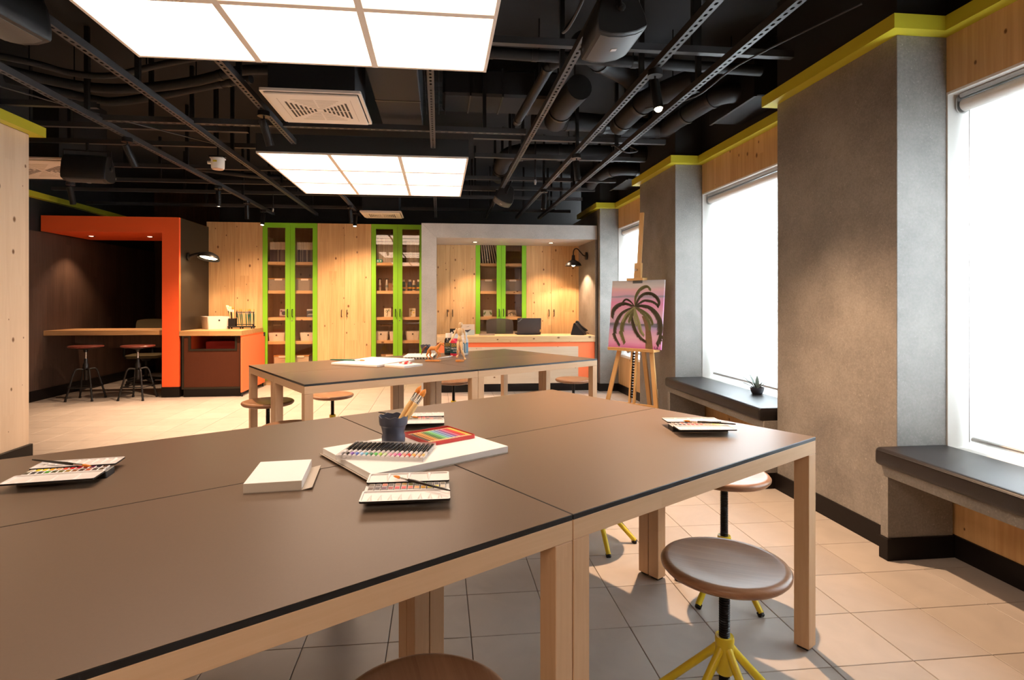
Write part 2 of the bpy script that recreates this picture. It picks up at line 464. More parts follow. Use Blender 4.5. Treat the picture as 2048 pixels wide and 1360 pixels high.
def inside(p, poly):
    r = False; j = len(poly) - 1
    for i in range(len(poly)):
        if (poly[i][1] > p[1]) != (poly[j][1] > p[1]) and p[0] < (poly[j][0] - poly[i][0]) * (p[1] - poly[i][1]) / (poly[j][1] - poly[i][1]) + poly[i][0]: r = not r
        j = i
    return r
TOP1 = [(0, 928), (1100, 779), (1633, 876), (1148, 1075), (300, 1360), (0, 1360)]
TOP2 = [(507, 730), (1010, 698), (1199, 717), (1199, 742), (957, 765), (612, 800)]
G = 0.0015
cells = []
for i in range(-18, 9):
    for j in range(-12, 36):
        x0 = 0.117 + 0.3 * i; y0 = 0.265 + 0.3 * j
        if x0 < -5.15 or x0 + 0.3 > 2.80 or y0 + 0.3 > 10.75: continue
        score = 0
        n = 0
        for a in (0.1, 0.5, 0.9):
            for b in (0.1, 0.5, 0.9):
                p = project(x0 + 0.3 * a, y0 + 0.3 * b, 0)
                if p and 0 < p[0] < 2048 and 0 < p[1] < 1360 and not inside(p, TOP1) and not inside(p, TOP2) and not (p[0] < 57 and p[1] < 915):
                    n += 1
        q = project(x0 + 0.15, y0 + 0.15, 0)
        if n and q: score = n / (q[2] ** 3)
        cells.append((score, x0, y0))
cells.sort(reverse=True)
proto_tile = None
rest = MB()
for k, (s, x0, y0) in enumerate(cells):
    if k < 300 and s > 0:
        if proto_tile is None:
            mb = MB().box(G, 0.3 - G, G, 0.3 - G, -0.009, 0.0, bev=0.0012)
            proto_tile = mb.build('floor_tile', 'tile', floor); proto_tile.location = (x0, y0, 0); proto_tile['kind'] = 'structure'
        else:
            o = proto_tile.copy(); C.objects.link(o); o.location = (x0, y0, 0)
    else:
        rest.box(x0 + G, x0 + 0.3 - G, y0 + G, y0 + 0.3 - G, -0.009, 0.0)
o = rest.build('floor_tile_field', 'tile', floor); o['kind'] = 'stuff'

# ------------------------------------------------------------------ setting: ceiling, outer walls
ceiling = struct(MB().box(-5.15, 2.95, -3.3, 10.75, 3.20, 3.30).build('ceiling', 'ceil'))
struct(MB().box(-5.15, 2.95, -3.4, -3.25, -0.12, 3.3).build('wall_front', 'pine_lit'))
wall_back = struct(MB().box(-3.36, 2.95, 9.16, 9.26, -0.01, 3.25).build('wall_back', 'black'))
struct(MB().box(-5.15, -3.30, 10.60, 10.75, -0.01, 3.25).build('wall_booth_back', 'dark_wood'))
struct(MB().box(-3.40, -3.34, 9.2, 10.62, -0.01, 3.25).build('wall_booth_right', 'black'))
wall_booth = struct(MB().box(-5.15, -5.03, 4.6, 10.7, -0.01, 3.25, mi=0).build('wall_booth_left', 'black'))
p = MB().box(-5.03, -5.005, 4.7, 10.58, 0.13, 2.12).build('dark_cladding', 'dark_wood', wall_booth)
struct(MB().box(-5.03, -4.985, 4.7, 10.55, 0.0, 0.13).build('baseboard_booth', 'base'))
struct(MB().box(-5.03, -4.955, 4.7, 10.55, 2.53, 2.60).build('trim_booth', 'yellow'))

wall_left = struct(MB().box(-5.15, -3.165, -3.25, 4.74, -0.01, 2.53, bev=0.002).build('wall_left', 'pine_lit'))
MB().box(-5.15, -3.165, -3.25, 4.74, 2.53, 3.2).build('bulkhead', 'black', wall_left)
struct(MB().prism([(-3.16, -3.2), (-3.09, -3.2), (-3.09, 4.815), (-4.9, 4.815), (-4.9, 4.735), (-3.16, 4.735)], 2.53, 2.605).build('trim_left', 'yellow'))
struct(MB().box(-3.168, -3.145, -3.2, 4.755, 0.0, 0.13, bev=0.003).build('baseboard_left', 'base'))

# ------------------------------------------------------------------ setting: window wall (right)
WIN = [(0.91, 2.515), (3.49, 5.10), (6.04, 7.60)]
PIL = [(-3.25, 0.91), (2.515, 3.49), (5.10, 6.04), (7.60, 9.16)]
# upper bulkhead and the yellow band share one stepped outline
def stepped(off_p, off_w, ext):
    pts = [(off_p, -3.2)]
    for k, (a, b) in enumerate(WIN):
        pts += [(off_p, a + ext), (off_w, a + ext), (off_w, b - ext), (off_p, b - ext)]
    pts += [(off_p, 8.64), (2.85, 8.64), (2.85, -3.2)]
    return pts
wall_right = struct(MB().prism(stepped(XP, XW, 0.0), 2.60, 3.2).build('wall_right', 'black'))
struct(MB().prism(stepped(XB, XW - 0.07, 0.065), 2.53, 2.60).build('trim_1', 'yellow'))
for a, b in PIL:
    MB().box(XP, 2.85, a, b, 0.0, 2.53, bev=0.002).build('pilaster', 'concrete', wall_right)
for a, b in WIN:
    MB().box(XW, XW + 0.05, a, b, 2.258, 2.53).build('timber_panel', 'pine', wall_right)
    MB().box(XW, XW + 0.05, a, b, 0.0, 0.485).build('timber_panel', 'pine', wall_right)
    MB().box(XW + 0.05, 2.85, a, b, 2.258, 2.53).build('lintel', 'reveal', wall_right)
    MB().box(XW + 0.05, 2.85, a, b, 0.0, 0.485).build('parapet', 'reveal', wall_right)
# baseboards follow the steps
def base_poly(t):
    pts = [(XP - t, -3.2)]
    for a, b in WIN:
        pts += [(XP - t, a + t), (XW - t, a + t), (XW - t, b - t), (XP - t, b - t)]
    pts += [(XP - t, 7.72), (2.52, 7.72)]
    for a, b in reversed(WIN):
        pts += []
    pts += [(2.52, -3.2)]
    return pts
struct(MB().prism(base_poly(0.012), 0.0, 0.105).build('baseboard_right', 'base'))

def window(n, a, b):
    w = struct(MB().ring(rect(a, b, 0.485, 2.258), rect(a + 0.008, b - 0.008, 0.515, 2.246), XW - 0.001, 2.74, 'YZ').build('window_%d' % n, 'reveal'))
    out = rrect(a, b, 0.485, 2.27, 0.002, 8); inn = rrect(a + 0.10, b - 0.10, 0.60, 2.16, 0.42, 8)
    MB().ring(out, inn, 2.75, 2.80, 'YZ').build('window_frame', 'white', w)
    MB().box(2.772, 2.778, a + 0.02, b - 0.02, 0.5, 2.25).build('glass_pane', 'pane', w)
    return w
for n, (a, b) in enumerate(WIN): window(n + 1, a, b)

def blind(a, b, label):
    t = thing('roller_blind', label, 'blind', (2.56, (a + b) / 2, 2.245), group='roller blinds')
    h = (b - a) / 2 - 0.020
    MB().cyl((-0.012, -h + .012, -0.055), (-0.012, h - .012, -0.055), 0.030, n=20).build('roller_tube', 'white', t, smooth=40)
    MB().box(-0.042, 0.012, -h + .010, h - .010, -0.022, 0.0, bev=0.003).build('head_rail', 'alu', t)
    for s in (-1, 1):
        pr = rrect(-0.046, 0.020, -0.092, 0.0, 0.028, 5)
        MB().prism(pr, s * h - 0.003, s * h + 0.003, 'XZ').build('bracket', 'alu', t)
        MB().cyl((0.018, s * (h - 0.006), -1.70), (0.018, s * (h - 0.006), -0.06), 0.0025, n=6).build('guide_wire', 'alu', t)
    hh = h - 0.025
    g = MB()
    # the cloth, thin but two-sided, with a very slight sag line
    ys = [-hh + 2 * hh * i / 12 for i in range(13)]
    vs = []
    for z in (-0.055, -1.675):
        vs += [(0.017 + 0.0015 * math.sin(i * 1.7), y, z) for i, y in enumerate(ys)]
    g.add(vs, [(i, i + 1, 14 + i, 13 + i) for i in range(12)])
    g.build('cloth', 'blind', t, smooth=60)
    MB().cyl((0.017, -hh, -1.683), (0.017, hh, -1.683), 0.011, n=12).build('bottom_bar', 'alu', t, smooth=40)
blind(*WIN[0], 'white roller blind of the nearest window, at the right frame edge')
blind(*WIN[1], 'white roller blind of the middle window, above the pad with the small plant bowl')
blind(*WIN[2], 'white roller blind of the farthest window, half hidden behind the easel')

# benches in the two near window recesses
def bench(a, b, label, pad_label):
    t = thing('window_bench', label, 'bench', (XW, (a + b) / 2, 0), group='window benches')
    h = (b - a) / 2 - 0.004
    d = XW - 2.125
    MB().box(-d, -0.014, -h, h, 0.395, 0.447, bev=0.002).build('bench_slab', 'concrete', t)
    for s in (-1, 1):
        MB().box(-d, -0.014, *sorted((s * h, s * (h - 0.045))), 0.105, 0.395, bev=0.001).build('end_panel', 'concrete', t)
        MB().box(-d - 0.010, -0.014, *sorted((s * (h + 0.000), s * (h - 0.055))), 0.0, 0.105, bev=0.002).build('kick_plate', 'base', t)
    g = MB()
    # padded cushion: rounded box section swept along y with pulled-in ends
    sec = rrect(2.092 - XW, -0.004, 0.447, 0.532, 0.022, 5)
    n = len(sec); vs = []; ends = [(-h + 0.004, 0.94), (-h + 0.006, 0.975), (-h + 0.018, 1.0), (h - 0.018, 1.0), (h - 0.006, 0.975), (h - 0.004, 0.94)]
    cx = (2.092 - XW - 0.004) / 2; cz = 0.4895
    for y, s in ends: vs += [(cx + (u - cx) * (1 - (1 - s) * 0.3), y, cz + (v - cz) * s) for u, v in sec]
    fs = []
    for i in range(len(ends) - 1):
        for k in range(n): fs.append((i * n + k, i * n + (k + 1) % n, (i + 1) * n + (k + 1) % n, (i + 1) * n + k))
    fs += [tuple(range(n)), tuple((len(ends) - 1) * n + k for k in range(n))]
    g.add(vs, fs)
    c = thing('bench_cushion', pad_label, 'cushion', (XW, (a + b) / 2, 0), group='bench pads')
    g.build('pad', 'leather', c, smooth=50)
    MB().tube([(2.0915 - XW, -h + 0.02, 0.520), (2.0915 - XW, h - 0.02, 0.520)], 0.0018, 6).build('seam', 'leather', c)
bench(0.95, 2.515, 'concrete-look window bench at the right frame edge, nearest the camera', 'black leatherette pad on the nearest window bench, cut by the right frame edge')
bench(3.49, 5.06, 'concrete-look window bench under the middle window, behind the wide pilaster', 'black leatherette pad on the farther window bench, with the plant bowl at its back')

# ------------------------------------------------------------------ cabinet wall
PITCH = 0.3942
X0 = -2.593
YF = 8.65
ZT = 2.41
SHELF = [1.835, 1.405, 1.005, 0.650, 0.10]

def cabinet(x0, kind, label, flip=False):
    t = thing('tall_cabinet', label, 'cabinet', (x0, YF, 0), group='tall cabinets along the back wall')
    w = 2 * PITCH
    c = MB()
    if kind == 'wood':
        c.box(0.002, w - 0.002, 0.024, 0.48, 0.0, ZT - 0.002); c.build('carcass', 'pine', t)
        for k in (0, 1):
            d = MB().box(k * PITCH + 0.0015, (k + 1) * PITCH - 0.0015, 0.0, 0.022, 0.08, ZT, bev=0.001).build('door', 'pine', t)
            hx = PITCH - 0.04 if k == 0 else PITCH + 0.04
            MB().tube(smoothpath([(hx, 0, 1.015), (hx, -0.028, 1.025), (hx, -0.028, 1.105), (hx, 0, 1.115)], 4), 0.006, 8).build('handle', 'metal_black', d, smooth=40)
    else:
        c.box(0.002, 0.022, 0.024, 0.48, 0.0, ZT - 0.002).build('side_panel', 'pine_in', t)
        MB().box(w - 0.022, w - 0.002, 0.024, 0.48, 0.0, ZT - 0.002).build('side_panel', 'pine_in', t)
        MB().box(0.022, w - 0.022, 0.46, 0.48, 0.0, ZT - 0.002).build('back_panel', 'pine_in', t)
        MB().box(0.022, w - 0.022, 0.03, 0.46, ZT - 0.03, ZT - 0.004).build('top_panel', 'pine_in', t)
        for z in SHELF:
            MB().box(0.022, w - 0.022, 0.04, 0.46, z - 0.045 if z > 0.2 else 0.0, z, bev=0.002).build('shelf', 'oak_pale', t)
        for k in (0, 1):
            a, b = k * PITCH + 0.0015, (k + 1) * PITCH - 0.0015
            d = MB().ring(rect(a, b, 0.08, ZT), rect(a + 0.068, b - 0.068, 0.15, ZT - 0.072), 0.0, 0.022, 'XZ').build('door', 'green', t)
            MB().box(a + 0.060, b - 0.060, 0.010, 0.013, 0.14, ZT - 0.065).build('glass_pane', 'glass', d)
            hx = PITCH - 0.034 if k == 0 else PITCH + 0.034
            MB().tube(smoothpath([(hx, 0, 1.015), (hx, -0.028, 1.025), (hx, -0.028, 1.115), (hx, 0, 1.125)], 4), 0.0065, 8).build('handle', 'metal_black', d, smooth=40)
            if k: MB().cyl((PITCH + 0.028, 0.001, 0.955), (PITCH + 0.028, -0.004, 0.955), 0.008, n=10).build('lock', 'steel', d)
    return t
cabinet(X0 - 2 * PITCH, 'wood', 'knotty pine cabinet at the left end, behind the brush counter')
cabinet(X0, 'green', 'green glass-door cabinet right behind the brush counter, purple booklets on top')
cabinet(X0 + 2 * PITCH, 'wood', 'knotty pine cabinet between the two left green glass cabinets')
cabinet(X0 + 4 * PITCH, 'green', 'green glass-door cabinet with paint bottles, just left of the concrete portal')
cabinet(X0 + 6 * PITCH, 'wood', 'knotty pine cabinet partly behind the concrete portal post')
cabinet(X0 + 8 * PITCH, 'green', 'green glass-door cabinet inside the concrete portal, behind the reception chair')
cabinet(X0 + 10 * PITCH, 'wood', 'knotty pine cabinet right of the laptop, behind the bell wall lamp')
struct(MB().box(X0 + 12 * PITCH + 0.002, 2.21, YF + 0.001, YF + 0.45, 0, ZT).build('trim_2', 'pine'))

# ---- contents of the glass cabinets
def booklet(x, z, th, h, mats, label, group, lean=0.0, y=8.76, top=None):
    t = thing('booklet', label, 'booklet', (x, y, z), group=group, rot=(0, lean, 0))
    if top:
        MB().box(0, th, 0, 0.24, 0.0, h * 0.62).build('cover', mats[0], t)
        MB().box(0, th, 0.0, 0.24, h * 0.62, h).build('cover', mats[1], t)
    else:
        MB().box(0, th, 0, 0.24, 0.0, h).build('cover', mats[0], t)
        MB().box(th * 0.15, th * 0.85, -0.0006, 0.0, 0.01, h * 0.97).build('spine', mats[1], t)
for i, c in enumerate([(0.07, 0.055, 0.11), (0.10, 0.09, 0.13), (0.30, 0.27, 0.27), (0.045, 0.035, 0.085)]):
    M_['purple%d' % i] = mat('purple_spine_%d' % i, c, 0.6)
for i, c in enumerate([(0.78, 0.72, 0.65), (0.70, 0.63, 0.55), (0.82, 0.79, 0.74), (0.5, 0.45, 0.4)]):
    M_['pale%d' % i] = mat('pale_spine_%d' % i, c, 0.6)
for dk in (0, 1):
    xa = X0 + dk * PITCH + 0.072
    x = xa
    for i in range(17):
        th = random.uniform(0.0125, 0.0165)
        if x + th > xa + PITCH - 0.145: break
        booklet(x, SHELF[0], th - 0.002, 0.30 + random.uniform(-0.004, 0.004), ('purple%d' % random.randrange(4), 'pale%d' % random.randrange(3)),
                'white-topped purple booklet, %s from the left behind the %s door, brush-counter cabinet' % (ORD[i], ('left', 'right')[dk]), 'purple booklets on the top shelf', top=True)
        x += th
for dk in (0, 1):
    xa = X0 + (4 + dk) * PITCH + (0.072 if dk == 0 else 0.125)
    x = xa; end = X0 + (5 + dk) * PITCH - 0.072
    for i in range(18):
        th = random.uniform(0.011, 0.019)
        if x + th > end: break
        h = (0.40 if dk == 0 else 0.34) + random.uniform(-0.004, 0.004)
        booklet(x, SHELF[0], th - 0.003, h, ('pale%d' % random.choice((1, 3)), 'pale%d' % random.randrange(3)),
                'thin canvas board, %s from the left behind the %s door, paint-bottle cabinet' % (ORD[i], ('left', 'right')[dk]), 'canvas boards on the top shelf')
        x += th
xa = X0 + 8 * PITCH + 0.075
for i in range(15):
    dark = i % 2
    booklet(xa + i * 0.0205, SHELF[0], 0.014, 0.40 - 0.002 * i, (('plastic_black', 'plastic_black') if dark else ('pale0', 'pale2')),
            '%s leaning board, %s from the left on the portal cabinet top shelf' % (('white', 'black')[dark], ORD[i]), 'leaning boards on the top shelf', lean=-R(4 + i * 0.6))

def storage_bin(x, y, z, w, d, h, label, group='white storage bins', m='bin'):
    t = thing('storage_bin', label, 'bin', (x, y, z), group=group)
    g = MB(); k = 0.90
    o0 = rrect(-w / 2 * k, w / 2 * k, -d / 2 * k, d / 2 * k, 0.02, 3); o1 = rrect(-w / 2, w / 2, -d / 2, d / 2, 0.02, 3)
    i0 = rrect(-w / 2 * k + .004, w / 2 * k - .004, -d / 2 * k + .004, d / 2 * k - .004, 0.018, 3); i1 = rrect(-w / 2 + .004, w / 2 - .004, -d / 2 + .004, d / 2 - .004, 0.018, 3)
    n = len(o0)
    vs = [(u, v, 0) for u, v in o0] + [(u, v, h) for u, v in o1] + [(u, v, h) for u, v in i1] + [(u, v, 0.004) for u, v in i0]
    fs = [tuple(range(n))[::-1]]
    for L_ in range(3):
        for q in range(n): fs.append((L_ * n + q, L_ * n + (q + 1) % n, (L_ + 1) * n + (q + 1) % n, (L_ + 1) * n + q))
    fs.append(tuple(3 * n + q for q in range(n)))
    g.add(vs, fs).build('tub', m, t, smooth=40)
    tilt = (d / 2) * (1 - k) / h
    yy = -d / 2 * (k + (1 - k) * 0.72) - 0.0005
    MB().cyl((0.0, yy - 0.001, h * 0.70), (0.0, yy + 0.006, h * 0.70), 0.0125, n=14).build('finger_hole', 'black', t, smooth=40)
    return t

YB = 8.86
storage_bin(X0 + 0.175, YB, SHELF[3], 0.25, 0.26, 0.125, 'white bin behind the left door of the brush-counter cabinet')
storage_bin(X0 + 0.635, YB, SHELF[3], 0.25, 0.26, 0.125, 'white bin behind the right door of the brush-counter cabinet')
storage_bin(X0 + 4 * PITCH + 0.135, YB, SHELF[3], 0.215, 0.26, 0.135, 'first white bin from the left in the paint-bottle cabinet')
storage_bin(X0 + 4 * PITCH + 0.36, YB, SHELF[3], 0.20, 0.26, 0.135, 'second white bin from the left in the paint-bottle cabinet')
storage_bin(X0 + 4 * PITCH + 0.615, YB, SHELF[3], 0.22, 0.26, 0.135, 'rightmost white bin in the paint-bottle cabinet')
storage_bin(X0 + 8 * PITCH + 0.19, YB, SHELF[3], 0.25, 0.26, 0.125, 'white bin left of the reception chair back, in the portal cabinet')
storage_bin(X0 + 8 * PITCH + 0.58, YB, SHELF[3], 0.25, 0.26, 0.125, 'white bin right of the reception chair back, in the portal cabinet')

def felt_bin(x, z, w, h, label, m='fabric_bin', rim=True, name='felt_bin', group='felt bins on the upper shelf', splay=1.0):
    t = thing(name, label, 'bin', (x, YB, z), group=group)
    g = MB().prism([(-w / 2 * splay, 0.0), (w / 2 * splay, 0.0), (w / 2, h - 0.012), (-w / 2, h - 0.012)], -0.13, 0.13, 'XZ'); g.build('body', m, t)
    MB().ring(rect(-w / 2 - .006, w / 2 + .006, -0.136, 0.136), rect(-w / 2 + .010, w / 2 - .010, -0.12, 0.12), h - 0.014, h, 'XY').build('rim', 'rim_wood', t)
    MB().box(-0.055, 0.055, -0.139, -0.131, h - 0.035, h - 0.006, bev=0.002).build('grip', 'pale0', t)
    return t
for q, (bx, nm) in enumerate(((X0, 'brush-counter'), (X0 + 8 * PITCH, 'portal'))):
    felt_bin(bx + 0.205, SHELF[1], 0.31, 0.185, 'grey felt bin behind the left door of the %s cabinet' % nm)
    felt_bin(bx + 0.585, SHELF[1], 0.31, 0.185, 'grey felt bin behind the right door of the %s cabinet' % nm)
for bx, nm in ((X0, 'brush-counter'), (X0 + 4 * PITCH, 'paint-bottle')):
    felt_bin(bx + 0.265, SHELF[4], 0.25, 0.335, 'beige canvas basket with wooden rim, lower left in the %s cabinet' % nm, 'basket', name='canvas_basket', group='canvas baskets on the bottom shelf', splay=0.93)
    felt_bin(bx + 0.525, SHELF[4], 0.24, 0.335, 'beige canvas basket with wooden rim, lower right in the %s cabinet' % nm, 'basket', name='canvas_basket', group='canvas baskets on the bottom shelf', splay=0.93)

def mini_canvas(x, z, w, h, label, base, blobs, y=8.80):
    t = thing('small_canvas', label, 'picture', (x, y, z), group='small paintings on the cabinet shelves', rot=(-R(12), 0, 0))
    MB().box(-w / 2, w / 2, 0, 0.012, 0, h, bev=0.001).build('stretched_canvas', mat('canvas_ground', base, 0.7), t)
    for i, (kind, col, pts) in enumerate(blobs):
        mm = mat('painted_tone', col, 0.6)
        g = MB()
        if kind == 'poly': g.prism([(-w / 2 + u * w, v * h) for u, v in pts], -0.0010, -0.0002, 'XZ')
        elif kind == 'disc': g.lathe([(pts[2] * w, 0), (pts[2] * w, 0.0008)], 14, (-w / 2 + pts[0] * w, -0.0002, pts[1] * h), (0, -1, 0))
        elif kind == 'line': g.tube([(-w / 2 + u * w, -0.0006, v * h) for u, v in pts], 0.004, 6)
        g.build('painted_shape', mm, t)
    # little easel strut behind
    MB().tube([(0, 0.016, h * 0.9), (0, 0.016 + h * 0.32, 0.0 + h * 0.07)], 0.004, 6).build('strut', 'rim_wood', t)
wv = [('poly', (0.20, 0.05, 0.06), [(0.0, 0.0), (1, 0.0), (1, 0.12), (0, 0.2)]), ('disc', (0.16, 0.03, 0.10), (0.2, 0.75, 0.12)), ('disc', (0.35, 0.06, 0.07), (0.82, 0.3, 0.12)), ('disc', (0.05, 0.04, 0.07), (0.5, 0.5, 0.26))]
mini_canvas(X0 + 0.262, SHELF[2], 0.125, 0.125, 'small square painting with dark round blot, behind a left green door', (0.45, 0.38, 0.42), wv)
mini_canvas(X0 + 0.66, SHELF[2], 0.125, 0.125, 'small dark seascape painting behind the right door of the brush-counter cabinet', (0.10, 0.12, 0.17), [('poly', (0.55, 0.55, 0.58), [(0.0, 0.78), (1, 0.85), (1, 1.0), (0, 1.0)]), ('poly', (0.45, 0.48, 0.5), [(0.1, 0.25), (0.9, 0.32), (0.7, 0.42), (0.2, 0.40)]), ('poly', (0.03, 0.03, 0.05), [(0.0, 0.5), (0.5, 0.72), (1, 0.5), (1, 0.46), (0, 0.44)])])
mini_canvas(X0 + 4 * PITCH + 0.228, SHELF[2], 0.105, 0.135, 'small palm tree painting on white in the paint-bottle cabinet', (0.72, 0.66, 0.55), [('line', (0.14, 0.06, 0.03), [(0.42, 0.08), (0.5, 0.35), (0.55, 0.68)]), ('line', (0.08, 0.17, 0.05), [(0.55, 0.68), (0.75, 0.78), (0.85, 0.62)]), ('line', (0.06, 0.13, 0.04), [(0.55, 0.68), (0.35, 0.80), (0.2, 0.64)]), ('line', (0.08, 0.17, 0.05), [(0.55, 0.68), (0.62, 0.88), (0.78, 0.90)]), ('line', (0.06, 0.13, 0.04), [(0.55, 0.68), (0.40, 0.60), (0.32, 0.48)])])
mini_canvas(X0 + 4 * PITCH + 0.605, SHELF[2], 0.100, 0.135, 'small painting of yellow lemons on white in the paint-bottle cabinet', (0.70, 0.65, 0.52), [('disc', (0.62, 0.48, 0.06), (0.3, 0.72, 0.14)), ('disc', (0.62, 0.48, 0.06), (0.72, 0.5, 0.14)), ('disc', (0.55, 0.45, 0.10), (0.4, 0.25, 0.1)), ('line', (0.15, 0.22, 0.08), [(0.3, 0.72), (0.55, 0.8), (0.8, 0.75)])])
mini_canvas(X0 + 8 * PITCH + 0.20, SHELF[2], 0.135, 0.105, 'small beach painting with two palms behind the left portal cabinet door', (0.42, 0.50, 0.50), [('poly', (0.60, 0.52, 0.38), [(0, 0), (1, 0), (1, 0.2), (0, 0.12)]), ('poly', (0.06, 0.14, 0.05), [(0.0, 0.5), (0.3, 0.85), (0.25, 0.5), (0.1, 0.2)]), ('poly', (0.06, 0.14, 0.05), [(1.0, 0.5), (0.7, 0.85), (0.75, 0.5), (0.9, 0.2)])])
mini_canvas(X0 + 8 * PITCH + 0.585, SHELF[2], 0.135, 0.105, 'small black ink sketch of a bridge behind the right portal cabinet door', (0.66, 0.56, 0.42), [('line', (0.03, 0.025, 0.02), [(0.05, 0.3), (0.35, 0.65), (0.6, 0.5), (0.95, 0.25)]), ('line', (0.03, 0.025, 0.02), [(0.1, 0.45), (0.5, 0.72), (0.9, 0.5)]), ('line', (0.03, 0.025, 0.02), [(0.3, 0.2), (0.35, 0.62)]), ('line', (0.03, 0.025, 0.02), [(0.65, 0.2), (0.62, 0.5)])])

def paint_bottle(x, y, z, r, h, col, label, group, cap='white_warm', lab=(0.01, 0.05, 0.06), big=False, name='paint_bottle'):
    t = thing(name, label, 'bottle', (x, y, z), group=group)
    mc = mat('paint_colour', col, 0.3)
    MB().lathe([(r * 0.94, 0), (r, 0.006), (r, h * 0.62), (r * 0.86, h * 0.74), (r * 0.62, h * 0.80), (r * 0.62, h * 0.82)], 20).build('body', mc, t, smooth=40)
    MB().lathe([(r * 0.66, h * 0.82), (r * 0.68, h * 0.985), (r * 0.62, h)], 20).build('cap', cap, t, smooth=40)
    MB().lathe([(r + 0.0006, h * 0.10), (r + 0.0006, h * 0.56)], 20, caps=False).build('paper_label', mat('label_colour', lab, 0.5), t, smooth=40)
    return t
for i, (dx, col) in enumerate(((0.112, (0.20, 0.12, 0.14)), (0.218, (0.14, 0.18, 0.18)), (0.325, (0.25, 0.06, 0.05)))):
    t = thing('paint_tube', '%s standing paint tube from the left in the paint-bottle cabinet' % ORD[i], 'tube', (X0 + 4 * PITCH + dx, 8.80, SHELF[1]), group='paint tubes on the middle shelf')
    MB().lathe([(0.020, 0), (0.020, 0.035), (0.024, 0.04), (0.022, 0.10), (0.012, 0.175)], 14, sy=1.0).build('sleeve', mat('tube_colour', (0.55, 0.53, 0.5), 0.35, 0.5), t, smooth=40)
    MB().lathe([(0.0235, 0.055), (0.0228, 0.09)], 14, caps=False).build('paper_label', mat('tube_label', col, 0.5), t, smooth=40)
    MB().box(-0.024, 0.024, -0.003, 0.003, 0.172, 0.19).build('crimp', 'plastic_black', t)
for i, (dx, col, r, h) in enumerate(((0.47, (0.02, 0.12, 0.11), 0.033, 0.175), (0.566, (0.02, 0.03, 0.11), 0.036, 0.175), (0.632, (0.50, 0.42, 0.33), 0.024, 0.165), (0.705, (0.03, 0.03, 0.03), 0.034, 0.175), (0.752, (0.50, 0.18, 0.03), 0.022, 0.175))):
    t = paint_bottle(X0 + 4 * PITCH + dx, 8.80, SHELF[1], r, h, col, ('teal paint bottle, leftmost in the row behind the right glass door', 'navy paint bottle in the row behind the right glass door', 'small beige paint bottle in the middle of the cabinet row', 'black paint bottle in the row behind the right glass door', 'orange paint bottle at the right end of the cabinet row')[i], 'paint bottles in the cabinet')
    MB().lathe([(r + 0.0012, h * 0.20), (r + 0.0012, h * 0.34)], 20, caps=False).build('label_mark', mat('label_yellow', (0.7, 0.35, 0.03), 0.5), t, smooth=40)
t = thing('small_box', 'small teal carton at the left of the top shelf in the paint-bottle cabinet', 'box', (X0 + 4 * PITCH + 0.115, 8.70, SHELF[0] + 0.0))
MB().box(-0.042, 0.042, -0.018, 0.05, 0, 0.045, bev=0.002).build('carton', mat('teal_carton', (0.03, 0.42, 0.38), 0.5), t)
for s in (-0.02, 0.022): MB().lathe([(0.011, 0), (0.011, 0.0008)], 12, (s, -0.018, 0.022), (0, -1, 0)).build('printed_dot', 'white', t)

# ------------------------------------------------------------------ reception portal and desk
YP = 7.70
rp = thing('reception_portal', 'grey concrete-look portal frame around the reception desk', 'portal', (0, YP, 0))
MB().prism([(-0.236, 0), (-0.034, 0), (-0.034, 2.11), (-0.236, 2.305)], 0, 0.945, 'XZ').build('post', 'concrete_pale', rp)
MB().prism([(-0.234, 2.305), (-0.032, 2.11), (2.205, 2.11), (2.205, 2.305)], 0, 0.945, 'XZ').build('lintel', 'concrete_pale', rp)
MB().box(2.178, 2.206, 0.004, 0.945, 0.0, 2.11).build('side_lining', 'concrete', rp)

def downlight(x, y, z, label, group, watts):
    t = thing('recessed_downlight', label, 'light', (x, y, z), group=group)
    MB().lathe([(0.046, 0.0), (0.046, -0.004), (0.034, -0.005), (0.032, 0.0)], 24, caps=False).build('trim_ring', 'metal_black', t, smooth=40)
    MB().lathe([(0.033, -0.0015), (0.033, -0.001)], 20).build('lens', 'lens', t)
    ld = bpy.data.lights.new('downlight_lamp', 'SPOT'); ld.energy = watts * SPOT_K; ld.color = WARM; ld.spot_size = R(100); ld.spot_blend = 0.6; ld.shadow_soft_size = 0.025
    lo = bpy.data.objects.new('lamp', ld); C.objects.link(lo); lo.parent = t; lo.location = (0, 0, -0.012)
    return t
downlight(0.522, 8.19, 2.108, 'left recessed downlight in the concrete portal soffit', 'portal downlights', 50)
downlight(1.645, 8.19, 2.108, 'right recessed downlight in the concrete portal soffit', 'portal downlights', 50)

rd = thing('reception_desk', 'reception desk with thick pale oak top and coral front', 'desk', (0, YP, 0))
MB().box(-0.030, 2.174, -0.012, 0.52, 0.678, 0.765, bev=0.004).build('desk_top', 'oak_pale', rd)
MB().box(-0.030, 2.174, 0.02, 0.045, 0.105, 0.678).build('front_panel', 'orange_pale', rd)
MB().box(0.319, 1.937, 0.010, 0.022, 0.107, 0.614, bev=0.001).build('inset_panel', 'pine_pale', rd)
MB().box(-0.030, 2.174, 0.012, 0.04, 0.0, 0.105, bev=0.002).build('kick_plate', 'base', rd)
MB().box(0.02, 0.16, 0.12, 0.16, 0.7655, 0.7665).build('cable_slot', 'black', rd)

